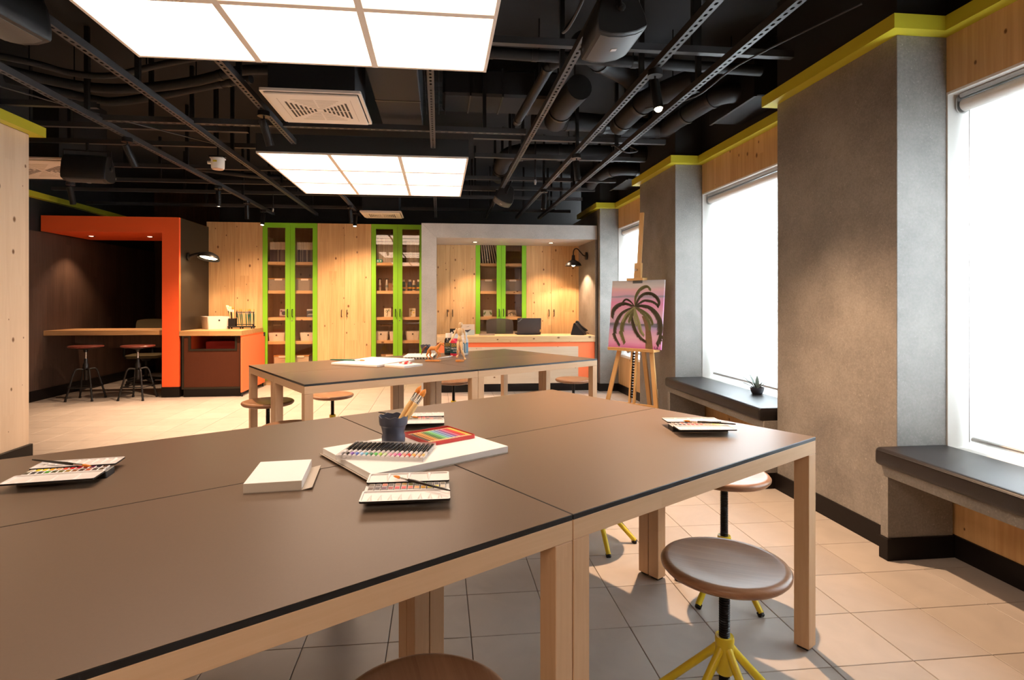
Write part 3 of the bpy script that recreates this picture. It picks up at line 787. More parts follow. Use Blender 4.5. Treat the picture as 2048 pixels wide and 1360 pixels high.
# things on the desk
lt = thing('laptop', 'open black laptop seen from behind on the reception desk', 'laptop', (1.285, 8.0, 0.766))
MB().box(-0.172, 0.172, 0.0, 0.235, 0.0, 0.018, bev=0.003).build('base', 'plastic_black', lt)
lid = MB(); lid.prism(rrect(-0.172, 0.172, 0.0, 0.226, 0.008, 4), -0.010, 0.0, 'XZ', T=Matrix.Translation((0, 0.0, 0.014)) @ Matrix.Rotation(R(8), 4, 'X'))
lid = lid.build('lid', mat('laptop_lid', (0.030, 0.025, 0.025), 0.4), lt, smooth=30)
text('lid_lettering', 'ThinkPad', 0.020, 'alu', lt, (-0.135, -0.0415, 0.206), (R(98), R(-40), 0))
MB().box(0.155, 0.168, -0.0115, -0.010, 0.028, 0.062, T=Matrix.Translation((0, 0.0, 0.014)) @ Matrix.Rotation(R(8), 4, 'X')).build('sticker', mat('sticker', (0.7, 0.45, 0.12), 0.5), lt)

nb = thing('notebook', 'closed brown notebook lying left of the laptop on the desk', 'notebook', (0.68, 7.99, 0.7655), rz=R(-6))
MB().box(-0.11, 0.11, -0.10, 0.10, 0.0, 0.004, bev=0.001).build('cover', mat('notebook_cover', (0.14, 0.075, 0.05), 0.5), nb)
MB().box(-0.105, 0.105, -0.097, 0.097, 0.004, 0.012).build('pages', 'paper_edge', nb)
MB().box(-0.11, 0.11, -0.10, 0.10, 0.012, 0.016, bev=0.001).build('cover', mat('notebook_cover_top', (0.14, 0.09, 0.07), 0.5), nb)

ph = thing('desk_phone', 'black desk phone on the right end of the reception desk', 'phone', (2.00, 7.90, 0.7655), rz=R(62))
MB().prism([(-0.09, 0.0), (0.10, 0.0), (0.10, 0.012), (0.06, 0.165), (0.045, 0.172), (-0.09, 0.020)], -0.10, 0.06, 'YZ').build('phone_body', 'plastic_black', ph)
MB().tube(smoothpath([(0.085, -0.085, 0.050), (0.085, -0.075, 0.062), (0.085, 0.0, 0.118), (0.085, 0.052, 0.182), (0.085, 0.060, 0.165)], 5), [0.02] * 21, 10).build('handset', 'plastic_black', ph, smooth=50)
MB().box(-0.075, 0.03, -0.005, 0.0, 0, 0.055, T=Matrix.Translation((0, 0.012, 0.120)) @ Matrix.Rotation(R(-42), 4, 'X')).build('screen', mat('phone_screen', (0.02, 0.022, 0.025), 0.15), ph)
MB().tube(smoothpath([(0.09, -0.07, 0.04), (0.15, -0.10, 0.01), (0.19, -0.02, 0.008), (0.16, 0.06, 0.008), (0.10, 0.09, 0.01)], 6), 0.005, 6).build('cord', 'plastic_black', ph)

pc = thing('display_painting', 'seaside painting standing at the left of the reception desk', 'picture', (0.40, 7.93, 0.767), rot=(-R(10), 0, 0))
MB().box(-0.10, 0.10, 0, 0.014, 0, 0.155, bev=0.001).build('stretched_canvas', mat('sky_ground', (0.70, 0.58, 0.46), 0.7), pc)
for col, pts in (((0.50, 0.58, 0.56), [(-0.10, 0), (0.10, 0), (0.10, 0.075), (-0.10, 0.06)]), ((0.03, 0.03, 0.06), [(-0.05, 0.07), (0.0, 0.04), (0.055, 0.085), (0.01, 0.075)]), ((0.05, 0.05, 0.06), [(-0.03, 0.115), (0.03, 0.13), (0.01, 0.12)])):
    MB().prism(pts, -0.001, -0.0002, 'XZ').build('painted_shape', mat('painted_tone', col, 0.6), pc)
pk = thing('display_painting', 'small black painting with white blossoms behind the paint bottles', 'picture', (0.20, 8.02, 0.767), rot=(-R(10), 0, 0))
MB().box(-0.045, 0.045, 0, 0.012, 0, 0.09, bev=0.001).build('stretched_canvas', 'plastic_black', pk)
for cx, cz, r_ in ((-0.02, 0.03, 0.016), (0.015, 0.055, 0.014), (0.022, 0.022, 0.012)): MB().lathe([(r_, 0), (r_, 0.0008)], 8, (cx, -0.0002, cz), (0, -1, 0)).build('painted_shape', 'white', pk)

def office_chair(x, y, rz, label, back_m, seat_m, seat_z=0.46, top=0.98, arms=True):
    t = thing('office_chair', label, 'chair', (x, y, 0), rz, 'office chairs')
    sec = rrect(-0.23, 0.23, -0.22, 0.22, 0.09, 6); n = len(sec); vs = []
    for z, s in ((seat_z - 0.05, 0.86), (seat_z - 0.045, 0.96), (seat_z - 0.01, 1.0), (seat_z, 0.95), (seat_z + 0.004, 0.7)): vs += [(u * s, v * s, z) for u, v in sec]
    fs = [tuple(range(n))] + [(i * n + k, i * n + (k + 1) % n, (i + 1) * n + (k + 1) % n, (i + 1) * n + k) for i in range(4) for k in range(n)] + [tuple(4 * n + k for k in range(n))]
    MB().add(vs, fs).build('seat', seat_m, t, smooth=60)
    # curved back, concave towards the sitter (the sitter looks towards -y)
    g = MB(); vs = []; NU, NV = 12, 10
    for side in (0, 1):
        for j in range(NV + 1):
            v = j / NV
            for i in range(NU + 1):
                u = -1 + 2 * i / NU
                w = 0.205 * (1 - 0.12 * (1 - v) ** 2) * (1 - 0.06 * max(0, v - 0.85) / 0.15)
                zz = seat_z + 0.09 + (top - seat_z - 0.09) * v - (0.02 * abs(u) ** 3 if v > 0.9 else 0)
                yy = 0.235 - 0.05 * abs(u) ** 2 + 0.05 * v - 0.03 * math.sin(v * PI)
                vs.append((u * w, yy + 0.014 * side, zz))
    m_ = (NU + 1) * (NV + 1)
    fs = []
    for j in range(NV):
        for i in range(NU):
            a = j * (NU + 1) + i
            fs += [(a, a + 1, a + NU + 2, a + NU + 1), (m_ + a, m_ + a + NU + 1, m_ + a + NU + 2, m_ + a + 1)]
    bd = [i for i in range(NU + 1)] + [j * (NU + 1) + NU for j in range(1, NV + 1)] + [NV * (NU + 1) + i for i in range(NU - 1, -1, -1)] + [j * (NU + 1) for j in range(NV - 1, 0, -1)]
    fs += [(bd[i], bd[(i + 1) % len(bd)], m_ + bd[(i + 1) % len(bd)], m_ + bd[i]) for i in range(len(bd))]
    g.add(vs, fs).build('backrest', back_m, t, smooth=60)
    MB().tube(smoothpath([(0, 0.10, seat_z - 0.06), (0, 0.27, seat_z - 0.03), (0, 0.275, seat_z + 0.20)], 5), 0.018, 8).build('back_strut', 'plastic_black', t, smooth=50)
    MB().lathe([(0.045, seat_z - 0.10), (0.09, seat_z - 0.05)], 16).build('mechanism', 'plastic_black', t, smooth=40)
    MB().cyl((0, 0, 0.09), (0, 0, seat_z - 0.09), 0.025, n=14).build('gas_lift', 'metal_black', t, smooth=40)
    if arms:
        for s in (-1, 1):
            MB().tube([(s * 0.12, 0.0, seat_z - 0.055), (s * 0.28, 0.0, seat_z - 0.05), (s * 0.29, 0.0, seat_z - 0.02), (s * 0.29, 0.0, seat_z + 0.20)], 0.018, 8).build('arm_post', 'plastic_black', t, smooth=50)
            MB().box(s * 0.29 - 0.04, s * 0.29 + 0.04, -0.13, 0.10, seat_z + 0.20, seat_z + 0.225, bev=0.008).build('armrest', 'plastic_black', t)
    for k in range(5):
        a = 2 * PI * k / 5 + 0.3
        leg = MB().tube([(0.02 * math.cos(a), 0.02 * math.sin(a), 0.10), (0.29 * math.cos(a), 0.29 * math.sin(a), 0.068)], [0.026, 0.016], 8).build('base_arm', 'plastic_black', t, smooth=50)
        cx, cy = 0.285 * math.cos(a), 0.285 * math.sin(a)
        MB().cyl((cx - 0.016 * math.sin(a), cy + 0.016 * math.cos(a), 0.027), (cx + 0.016 * math.sin(a), cy - 0.016 * math.cos(a), 0.027), 0.027, n=12).build('castor', 'plastic_black', leg, smooth=40)
    return t
M_['mesh_see'] = mat('see_through_mesh', (0.05, 0.04, 0.035), 0.8, alpha=0.72)
office_chair(0.905, 8.18, 0.0, 'grey mesh-back office chair behind the reception desk', 'mesh_see', 'mesh_grey', seat_z=0.45, top=0.985, arms=False)
office_chair(-4.36, 8.95, R(8), 'olive office chair with armrests behind the booth counter', 'olive_fabric', 'olive_fabric', seat_z=0.455, top=0.975)

# bell wall lamp on the portal lining
wl = thing('wall_lamp', 'black bell wall lamp on a gooseneck in the reception portal', 'lamp', (2.177, 8.14, 1.916), group='wall lamps')
MB().lathe([(0.056, 0), (0.058, -0.01), (0.058, -0.022), (0.05, -0.028)], 24, axis=(1, 0, 0)).build('wall_plate', 'metal_black', wl, smooth=40)
MB().tube(smoothpath([(-0.02, 0, 0), (-0.055, 0, 0.008), (-0.10, 0, 0.055), (-0.145, 0, 0.102), (-0.185, 0, 0.10), (-0.205, 0, 0.062), (-0.207, 0, 0.01)], 6), 0.0085, 10).build('gooseneck', 'metal_black', wl, smooth=50)
MB().lathe([(0.016, 0.012), (0.022, 0.008), (0.027, -0.05), (0.036, -0.066), (0.075, -0.085), (0.110, -0.118), (0.121, -0.150), (0.118, -0.150), (0.106, -0.118), (0.072, -0.089), (0.030, -0.072), (0.01, -0.068)], 36, (-0.207, 0, 0), caps=False).build('shade', ['metal_black'], wl, smooth=50)
MB().lathe([(0.012, -0.075), (0.030, -0.10), (0.034, -0.12), (0.026, -0.145), (0.008, -0.158)], 16, (-0.207, 0, 0)).build('bulb', 'bulb', wl, smooth=60)
ld = bpy.data.lights.new('bell_lamp', 'SPOT'); ld.energy = 60; ld.color = WARM; ld.spot_size = R(125); ld.spot_blend = 0.25; ld.shadow_soft_size = 0.03
lo = bpy.data.objects.new('lamp', ld); C.objects.link(lo); lo.parent = wl; lo.location = (-0.207, 0, -0.165)

# ------------------------------------------------------------------ orange booth, side panel and brush counter
bp_ = thing('booth_portal', 'orange portal frame of the dark booth at the left', 'portal', (0, 7.70, 0))
MB().prism([(-3.557, 0.135), (-3.349, 0.135), (-3.349, 2.33), (-3.557, 2.13)], 0, 0.045, 'XZ').build('post', 'orange', bp_)
MB().prism([(-5.003, 2.13), (-3.557, 2.13), (-3.349, 2.33), (-5.003, 2.33)], 0, 0.045, 'XZ').build('lintel', 'orange', bp_)
MB().box(-5.003, -3.421, 0.046, 1.03, 2.13, 2.16).build('soffit', 'orange', bp_)
MB().box(-3.563, -3.343, -0.010, 0.05, 0.0, 0.135, bev=0.003).build('kick_plate', 'base', bp_)
MB().box(-3.42, -3.349, 0.046, 0.945, 0.0, 2.33).build('side_panel', 'olive_dark', bp_)
downlight(-4.69, 8.19, 2.128, 'left recessed downlight in the orange booth soffit', 'booth downlights', 30)
downlight(-3.93, 8.17, 2.128, 'right recessed downlight in the orange booth soffit', 'booth downlights', 30)

bc = thing('booth_counter', 'thick oak counter shelf spanning the orange booth', 'counter', (-4.28, 7.73, 0))
MB().box(-0.75, 0.71, 0.02, 0.66, 0.805, 0.868, bev=0.004).build('counter_top', 'oak', bc)
MB().box(0.68, 0.71, 0.05, 0.62, 0.0, 0.805).build('support_panel', 'dark_wood', bc)
MB().box(-0.70, 0.69, 0.60, 0.62, 0.60, 0.805).build('back_rail', 'dark_wood', bc)

sc_ = thing('brush_counter', 'dark brown counter with oak top and coral end, holding the brush rack', 'counter', (-3.345, 7.70, 0))
MB().prism([(0.0, -0.005), (0.79, -0.06), (0.765, 0.94), (0.0, 0.94)], 0.795, 0.858).build('counter_top', 'oak', sc_)
out = [(0.03, 0.10), (0.775, 0.10), (0.775, 0.792), (0.69, 0.792), (0.69, 0.622), (0.137, 0.622), (0.137, 0.792), (0.03, 0.792)]
inn = [(0.055, 0.125), (0.752, 0.125), (0.752, 0.775), (0.715, 0.775), (0.715, 0.598), (0.112, 0.598), (0.112, 0.775), (0.055, 0.775)]
MB().ring(out, inn, -0.004, 0.02, 'XZ').build('front_frame', 'olive_dark', sc_)
MB().prism(inn, 0.006, 0.016, 'XZ').build('front_infill', 'brown_dark', sc_)
MB().box(0.05, 0.765, 0.0, 0.02, 0.0, 0.10, bev=0.002).build('kick_plate', 'base', sc_)
MB().box(0.776, 0.794, -0.045, 0.925, 0.055, 0.775, bev=0.002).build('end_panel', 'orange_pale', sc_)
MB().box(0.772, 0.792, -0.045, 0.93, 0.776, 0.792).build('handle_groove', 'orange', sc_)
MB().box(0.790, 0.797, 0.86, 0.93, 0.735, 0.790).build('latch', 'black', sc_)
MB().box(0.06, 0.775, 0.92, 0.94, 0.0, 0.79).build('rear_panel', 'pine', sc_)
MB().box(0.04, 0.06, 0.03, 0.92, 0.0, 0.79).build('inner_side', 'orange', sc_)
MB().box(0.06, 0.775, 0.03, 0.90, 0.580, 0.598).build('inner_deck', 'red_dark', sc_)
MB().box(0.23, 0.70, 0.25, 0.85, 0.60, 0.705, bev=0.003).build('inner_drawer', 'red_dark', sc_)
MB().tube([(0.785, 0.86, 0.0), (0.785, 0.86, 0.055)], 0.012, 8).build('foot', 'black', sc_)
MB().tube([(0.785, -0.02, 0.0), (0.785, -0.02, 0.055)], 0.012, 8).build('foot', 'black', sc_)

cbin = storage_bin(-3.115, 8.28, 0.858, 0.31, 0.28, 0.175, 'white storage bin on the brush counter beside the brush rack')

cbin.rotation_euler.z = R(40)

# wall lamp on the black side panel
w2 = thing('wall_lamp', 'black dome wall lamp on an arm over the brush counter', 'lamp', (-3.347, 7.95, 1.84), group='wall lamps')
MB().lathe([(0.055, 0), (0.055, 0.02), (0.045, 0.026)], 24, axis=(1, 0, 0)).build('wall_plate', 'metal_black', w2, smooth=40)
MB().tube(smoothpath([(0.02, 0, 0), (0.07, 0, 0.022), (0.16, 0, 0.045), (0.25, 0, 0.045)], 6), [0.02] * 19, 12).build('arm', 'metal_black', w2, smooth=50)
MB().lathe([(0.02, 0.062), (0.06, 0.056), (0.115, 0.028), (0.137, -0.012), (0.140, -0.030), (0.134, -0.030), (0.128, -0.012), (0.10, 0.020), (0.02, 0.045)], 36, (0.27, 0, 0), axis=(0.10, 0.24, 1), caps=False).build('shade', 'metal_black', w2, smooth=50)
MB().lathe([(0.108, -0.006), (0.108, -0.002)], 28, (0.27, 0, 0), axis=(0.10, 0.24, 1)).build('bulb', 'bulb', w2)
ld = bpy.data.lights.new('dome_lamp', 'SPOT'); ld.energy = 34; ld.color = WARM; ld.spot_size = R(130); ld.spot_blend = 0.4; ld.shadow_soft_size = 0.04
lo = bpy.data.objects.new('lamp', ld); C.objects.link(lo); lo.parent = w2; lo.location = (0.27, -0.01, -0.045)

# ---- brushes
def paintbrush(name, label, group, loc, direction, length, r, handle, ferrule='steel', bristle='bristle', flat=1.0, belly=1.0):
    """handle tip at loc, bristles at the far end"""
    t = thing(name, label, 'brush', loc, group=group)
    d = Vector(direction).normalized()
    q = Vector((0, 0, 1)).rotation_difference(d)
    t.rotation_mode = 'QUATERNION'; t.rotation_quaternion = q
    L_ = length
    MB().lathe([(r * 0.35, 0), (r * 0.55, L_ * 0.05), (r * 0.8, L_ * 0.35), (r * belly, L_ * 0.60), (r * 0.78, L_ * 0.72)], 12).build('handle', handle, t, smooth=50)
    MB().lathe([(r * 0.80, L_ * 0.715), (r * 0.80, L_ * 0.73), (r * 0.74, L_ * 0.74), (r * 0.82 * 1.0, L_ * 0.86)], 12, sx=flat, sy=1 / flat ** 0.5).build('ferrule', ferrule, t, smooth=40)
    MB().lathe([(r * 0.76, L_ * 0.858), (r * 0.95, L_ * 0.90), (r * 0.75, L_ * 0.95), (r * 0.08, L_)], 12, sx=flat, sy=1 / flat ** 0.5).build('bristles', bristle, t, smooth=60)
    return t

# brush rack on the counter
rk = thing('brush_rack', 'black brush rack holding green brushes on the counter', 'rack', (-2.765, 8.28, 0.859))
MB().box(-0.175, 0.175, -0.055, 0.055, 0.018, 0.036, bev=0.004).build('tray', 'plastic_black', rk)
for sx_ in (-0.15, 0.0, 0.15):
    for sy_ in (-0.045, 0.045): MB().cyl((sx_, sy_, 0), (sx_, sy_, 0.018), 0.011, n=10).build('foot', 'plastic_black', rk)
MB().ring(rect(-0.165, -0.075, -0.045, 0.045), rect(-0.160, -0.080, -0.040, 0.040), 0.036, 0.145).build('holder_cup', 'plastic_black', rk)
for zz in (0.055, 0.225):
    MB().box(-0.07, 0.17, -0.028, 0.012, zz, zz + 0.010, bev=0.002).build('comb_bar', 'plastic_black', rk)
MB().tube([(0.158, 0.0, 0.036), (0.158, 0.0, 0.23)], 0.005, 8).build('upright', 'plastic_black', rk)
MB().tube([(-0.072, 0.0, 0.036), (-0.072, 0.0, 0.23)], 0.005, 8).build('upright', 'plastic_black', rk)
MB().cyl((0.165, -0.02, 0.036), (0.165, -0.02, 0.065), 0.014, n=12).build('end_knob', 'plastic_black', rk, smooth=40)
for i in range(12):
    x = -2.765 - 0.058 + i * 0.0185
    paintbrush('paintbrush', 'green-handled brush, %s from the left in the counter rack' % ORD[i], 'green brushes in the counter rack', (x + random.uniform(0, 0.03), 8.255 + 0.05 * (i % 2), 0.896), (-0.10 + 0.009 * i + random.uniform(-.03, .03), -0.02, 1), 0.245 + random.uniform(-0.006, 0.006), 0.0062, 'handle_green')
for i in range(8):
    a = 2 * PI * i / 8
    x, y = -2.885 + 0.018 * math.cos(a), 8.28 + 0.018 * math.sin(a)
    paintbrush('paintbrush', '%s bristle brush, %s in the bundle of the rack cup' % (('pale', 'orange')[i == 7], ORD[i]), 'pale brushes bundled in the rack cup', (x, y, 0.897), (-0.36 + 0.05 * i, 0.05 * math.sin(a), 1), 0.315 - 0.006 * i, 0.010, ('handle_black', 'handle_wood')[i % 2], 'white_warm', ('bristle_pale', 'bristle')[i == 7], flat=1.25)

# ------------------------------------------------------------------ booth stools
def booth_stool(x, y, rz, label):
    t = thing('industrial_stool', label, 'stool', (x, y, 0), rz, 'industrial stools in the booth')
    MB().lathe([(0.02, 0.652), (0.14, 0.655), (0.185, 0.664), (0.193, 0.674), (0.186, 0.684), (0.03, 0.686)], 32).build('seat', 'red_seat', t, smooth=50)
    MB().lathe([(0.02, 0.60), (0.028, 0.63), (0.085, 0.645), (0.085, 0.654)], 20).build('seat_flange', 'metal_black', t, smooth=40)
    MB().lathe([(0.012, 0.50), (0.012, 0.61)], 14).build('spindle', 'steel', t, smooth=40)
    MB().lathe([(0.022, 0.25), (0.024, 0.38), (0.034, 0.39), (0.034, 0.44), (0.022, 0.47), (0.02, 0.52)], 18).build('column', 'metal_black', t, smooth=40)
    ring = []
    for k in range(4):
        a = PI / 4 + PI / 2 * k; c, s = math.cos(a), math.sin(a)
        lg = MB().tube(smoothpath([(0.03 * c, 0.03 * s, 0.385), (0.09 * c, 0.09 * s, 0.392), (0.118 * c, 0.118 * s, 0.37), (0.135 * c, 0.135 * s, 0.32), (0.215 * c, 0.215 * s, 0.012)], 6), 0.0115, 10).build('leg', 'metal_black', t, smooth=50)
        MB().cyl((0.2155 * c, 0.2155 * s, 0.0), (0.2135 * c, 0.2135 * s, 0.02), 0.0145, n=10).build('foot', 'plastic_black', lg, smooth=40)
        ring.append((0.185 * c, 0.185 * s, 0.165))
    ring.append(ring[0])
    MB().tube(ring, 0.008, 8).build('foot_rail', 'metal_black', t, smooth=50)
booth_stool(-4.432, 7.63, 0.03, 'left black industrial stool with red-brown seat in the booth')
booth_stool(-3.81, 7.62, -0.08, 'right black industrial stool with red-brown seat beside the orange post')

# ------------------------------------------------------------------ work tables
def make_table(L_, W, label, group, loc, rz):
    t = thing('work_table', label, 'table', loc, rz, group)
    hx, hy = L_ / 2 - 0.0015, W / 2 - 0.0015
    MB().box(-hx, hx, -hy, hy, 0.7372, 0.7492, bev=0.0008).build('core_board', 'core', t)
    MB().box(-hx + 0.0012, hx - 0.0012, -hy + 0.0012, hy - 0.0012, 0.7492, 0.75, bev=0.0003).build('table_top', 'top', t)
    z0, z1 = 0.692, 0.7372
    for s in (-1, 1):
        MB().box(-hx, hx, *sorted((s * hy, s * (hy - 0.022))), z0, z1, bev=0.001).build('long_apron', 'beech_x', t)
        MB().box(*sorted((s * hx, s * (hx - 0.022))), -hy + 0.0225, hy - 0.0225, z0, z1, bev=0.001).build('end_apron', 'beech_y', t)
        for q in (-1, 1):
            x0, x1 = sorted((s * hx, s * (hx - 0.052))); y0, y1 = sorted((q * hy, q * (hy - 0.052)))
            lg = MB().box(x0, x1, y0, y1, 0.010, z0 - 0.0008, bev=0.0015).build('leg', 'beech_z', t)
            MB().box(x0 + 0.008, x1 - 0.008, y0 + 0.008, y1 - 0.008, 0.0, 0.010).build('glide', 'black', lg)
    return t
def table_set(S, cd, L_, W, names, group, proto=None):
    cdv = Vector((cd[0], cd[1])).normalized(); dd = Vector((-cdv.y, cdv.x)); rz = math.atan2(cdv.y, cdv.x)
    cs = [Vector(S) + cdv * L_ / 2 + dd * W / 2, Vector(S) - cdv * L_ / 2 + dd * W / 2, Vector(S) + cdv * L_ / 2 + dd * W * 1.5, Vector(S) - cdv * L_ / 2 + dd * W * 1.5]
    first = None
    for c, nm in zip(cs, names):
        if first is None: first = make_table(L_, W, nm, group, (c.x, c.y, 0), rz)
        else: dup(first, (c.x, c.y, 0), rz, nm, group)
table_set((0.301, 1.242), (1.033, 0.627), 1.208, 0.690, [
    'brown-topped table of the front cluster whose free corner points to the wide pilaster',
    'brown-topped table of the front cluster nearest the camera, filling the lower left',
    'brown-topped table of the front cluster at its far corner, behind the red pencil tin',
    'brown-topped table of the front cluster on its far left side, under the left paint box'], 'front table cluster')
table_set((0.279, 4.021), (1.062, 0.645), 1.238, 0.640, [
    'brown-topped table of the rear cluster at its right, beside the easel',
    'brown-topped table of the rear cluster at its near left corner, over the left stools',
    'brown-topped table of the rear cluster closest to the reception desk',
    'brown-topped table of the rear cluster under the large white canvas'], 'rear table cluster')

# ------------------------------------------------------------------ screw stools
def make_stool(label):
    t = thing('screw_stool', label, 'stool', (0, 0, 0), 0, 'screw stools at the tables')
    H = 0.45; Q = 0.182 / 0.18
    MB().lathe([(r * Q, z) for r, z in [(0.0005, H - 0.036), (0.10, H - 0.036), (0.150, H - 0.034), (0.170, H - 0.028), (0.179, H - 0.018), (0.180, H - 0.010), (0.175, H - 0.003), (0.166, H), (0.156, H - 0.001), (0.13, H - 0.006), (0.08, H - 0.010), (0.0005, H - 0.011)]], 56).build('seat', 'seat_wood', t, smooth=60)
    MB().lathe([(0.05, H - 0.044), (0.055, H - 0.036)], 20).build('seat_flange', 'metal_black', t, smooth=40)
    pr = [(0.0125, 0.085)]; z = 0.087
    while z < H - 0.046:
        pr += [(0.0125, z), (0.0160, z + 0.0018), (0.0160, z + 0.0035), (0.0125, z + 0.0053)]; z += 0.0072
    pr.append((0.0125, H - 0.04))
    MB().lathe(pr, 18).build('screw', 'metal_black', t, smooth=25)
    MB().lathe([(0.017, 0.241), (0.0255, 0.243), (0.0272, 0.236), (0.0270, 0.226), (0.0260, 0.220), (0.0262, 0.140), (0.022, 0.133), (0.0175, 0.133)], 24).build('hub', 'yellow_metal', t, smooth=40)
    for k in range(5):
        a = 2 * PI * k / 5; c, s = math.cos(a), math.sin(a)
        lg = MB().tube([(0.014 * c, 0.014 * s, 0.214), (0.034 * c, 0.034 * s, 0.190), (0.198 * c, 0.198 * s, 0.014)], 0.0118, 12).build('leg', 'yellow_metal', t, smooth=50)
        MB().lathe([(0.0085, -0.002), (0.0128, 0.002), (0.0128, 0.018)], 12, (0.202 * c, 0.202 * s, 0.003), (-0.68 * c, -0.68 * s, 0.73)).build('foot', 'plastic_black', lg, smooth=40)
    return t
STOOLS = [
    ((0.840, 1.585), 0.014, 1.08, 'wooden screw stool with yellow legs in the right foreground, before the table corner'),
    ((1.200, 2.267), 0.06, 1.20, 'wooden screw stool half hidden behind the front table corner, yellow feet showing'),
    ((0.802, 2.834), 0.0, 0.99, 'wooden screw stool behind the front cluster, only yellow feet seen between table legs'),
    ((-0.030, 1.086), 0.0, 0.1, 'wooden screw stool cut off by the bottom frame edge'),
    ((-1.245, 4.281), 0.06, 0.9, 'wooden screw stool at the left end of the rear cluster, behind its corner leg'),
    ((-0.934, 3.695), 0.0, 0.3, 'wooden screw stool between both clusters, just its seat above the front table'),
    ((-0.931, 5.080), -0.027, 0.5, 'wooden screw stool under the rear cluster, right of its near corner leg'),
    ((1.337, 5.520), 0.018, 0.7, 'wooden screw stool under the right end of the rear cluster, toward the reception desk'),
    ((0.886, 4.556), 0.03, 0.2, 'wooden screw stool whose rim peeks above the far corner of the front cluster'),
    ((0.145, 5.670), 0.0, 0.0, 'wooden screw stool on the far side of the rear cluster, only its post visible'),
]
st0 = None
for (x, y), dz, rz, nm in STOOLS:
    if st0 is None:
        st0 = st = make_stool(nm); st0.location = (x, y, 0); st0.rotation_euler = (0, 0, rz); base_dz = dz
    else:
        st = dup(st0, (x, y, 0), rz, nm); dz -= base_dz
    if True:
        for ch in st.children:                     # the seat is screwed up or down
            if ch.name.split('.')[0] in ('seat', 'seat_flange', 'screw'): ch.location.z += dz

# ------------------------------------------------------------------ luminous ceiling panels
def light_panel(x0, y0, label):
    t = thing('ceiling_light_panel', label, 'light', (x0, y0, 2.485), group='luminous ceiling panels')
    P_ = 0.5935; W = 3 * P_; b = 0.016
    MB().box(0, W, 0, W, 0.012, 0.16).build('housing', 'black', t)
    for k in range(4):
        x = k * P_
        MB().box(max(x - b, 0) if k else 0, min(x + b, W) if k < 3 else W, 0, W, -0.005, 0.010, bev=0.001).build('frame_bar', 'white_warm', t)
    for k in range(4):
        for q in range(3):
            y = k * P_
            MB().box(q * P_ + b, (q + 1) * P_ - b, max(y - b, 0) if k else 0, min(y + b, W) if k < 3 else W, -0.004, 0.010, bev=0.001).build('cross_bar', 'white_warm', t)
    for i in range(3):
        for j in range(3):
            MB().box(i * P_ + b, (i + 1) * P_ - b, j * P_ + b, (j + 1) * P_ - b, 0.006, 0.011).build('diffuser', 'panel_light', t)
light_panel(-1.525, 1.278, 'large glowing ceiling panel over the front table cluster, cut by the top frame edge')
light_panel(-1.525, 4.905, 'glowing ceiling panel over the rear table cluster, seen whole in the middle distance')
light_panel(-1.525, -2.35, 'glowing ceiling panel behind the camera, only mirrored in the cabinet glass')

# ------------------------------------------------------------------ slotted strut channels
def channel(name, p0, p1, label, size=0.041, pitch=0.05, group='slotted strut channels', slots=True):
    p0 = Vector(p0); d = Vector(p1) - p0; L_ = d.length
    t = thing(name, label, 'strut', p0, math.atan2(d.y, d.x), group)
    n = max(1, int(L_ / pitch)); h = size / 2; s = size * 0.17
    vs = []; fs = []
    xs = []
    for k in range(n):
        xs += [k * pitch, k * pitch + pitch * 0.24, k * pitch + pitch * 0.34, k * pitch + pitch * 0.66, k * pitch + pitch * 0.76]
    xs.append(n * pitch)
    rows = [(-h, size), (-h, 0.0), (-s, 0.0), (s, 0.0), (h, 0.0), (h, size)]
    for i, x in enumerate(xs):
        m5 = i % 5
        for r_, (y, z) in enumerate(rows):
            yy = y
            if r_ in (2, 3) and m5 in (1, 4): yy = y * 0.45
            vs.append((x, yy, z))
    nr = len(rows)
    for i in range(len(xs) - 1):
        for r_ in range(nr - 1):
            if slots and r_ == 2 and i % 5 in (1, 2, 3): continue
            a = i * nr + r_
            fs.append((a, a + 1, a + nr + 1, a + nr))
    mb = MB().add(vs, fs)
    mb.build('slotted_profile', 'strut', t)
    return t, L_
def hanger(t, x, h):
    MB().box(x - 0.014, x + 0.014, -0.014, 0.014, 0.03, h).build('hanger', 'metal_black', t)
CH = [(-2.49, 2.2, 8.86, 'leftmost long slotted strut running toward the back cabinets'),
      (-1.85, 1.6, 8.88, 'second long slotted strut from the left, passing beside the white alarm'),
      (-1.205, 3.06, 4.90, 'short slotted strut left of the air vent between both light panels'),
      (-1.205, 6.72, 8.86, 'slotted strut beyond the far light panel, left of the small air vent'),
      (-0.05, 3.06, 4.90, 'short slotted strut right of the air vent between both light panels'),
      (-0.05, 6.72, 8.86, 'slotted strut beyond the far light panel, right of the small air vent'),
      (0.73, 1.2, 8.88, 'long slotted strut carrying both right-hand speakers'),
      (1.22, 1.2, 8.88, 'long slotted strut carrying the shining spot lamp'),
      (1.58, 1.2, 8.86, 'rightmost long slotted strut, nearest the windows')]
for x, y0, y1, nm in CH:
    t, L_ = channel('strut_channel', (x, y0, 2.55), (x, y1, 2.55), nm)
    q = 0.5
    while q < L_: hanger(t, q, 0.64); q += 1.6
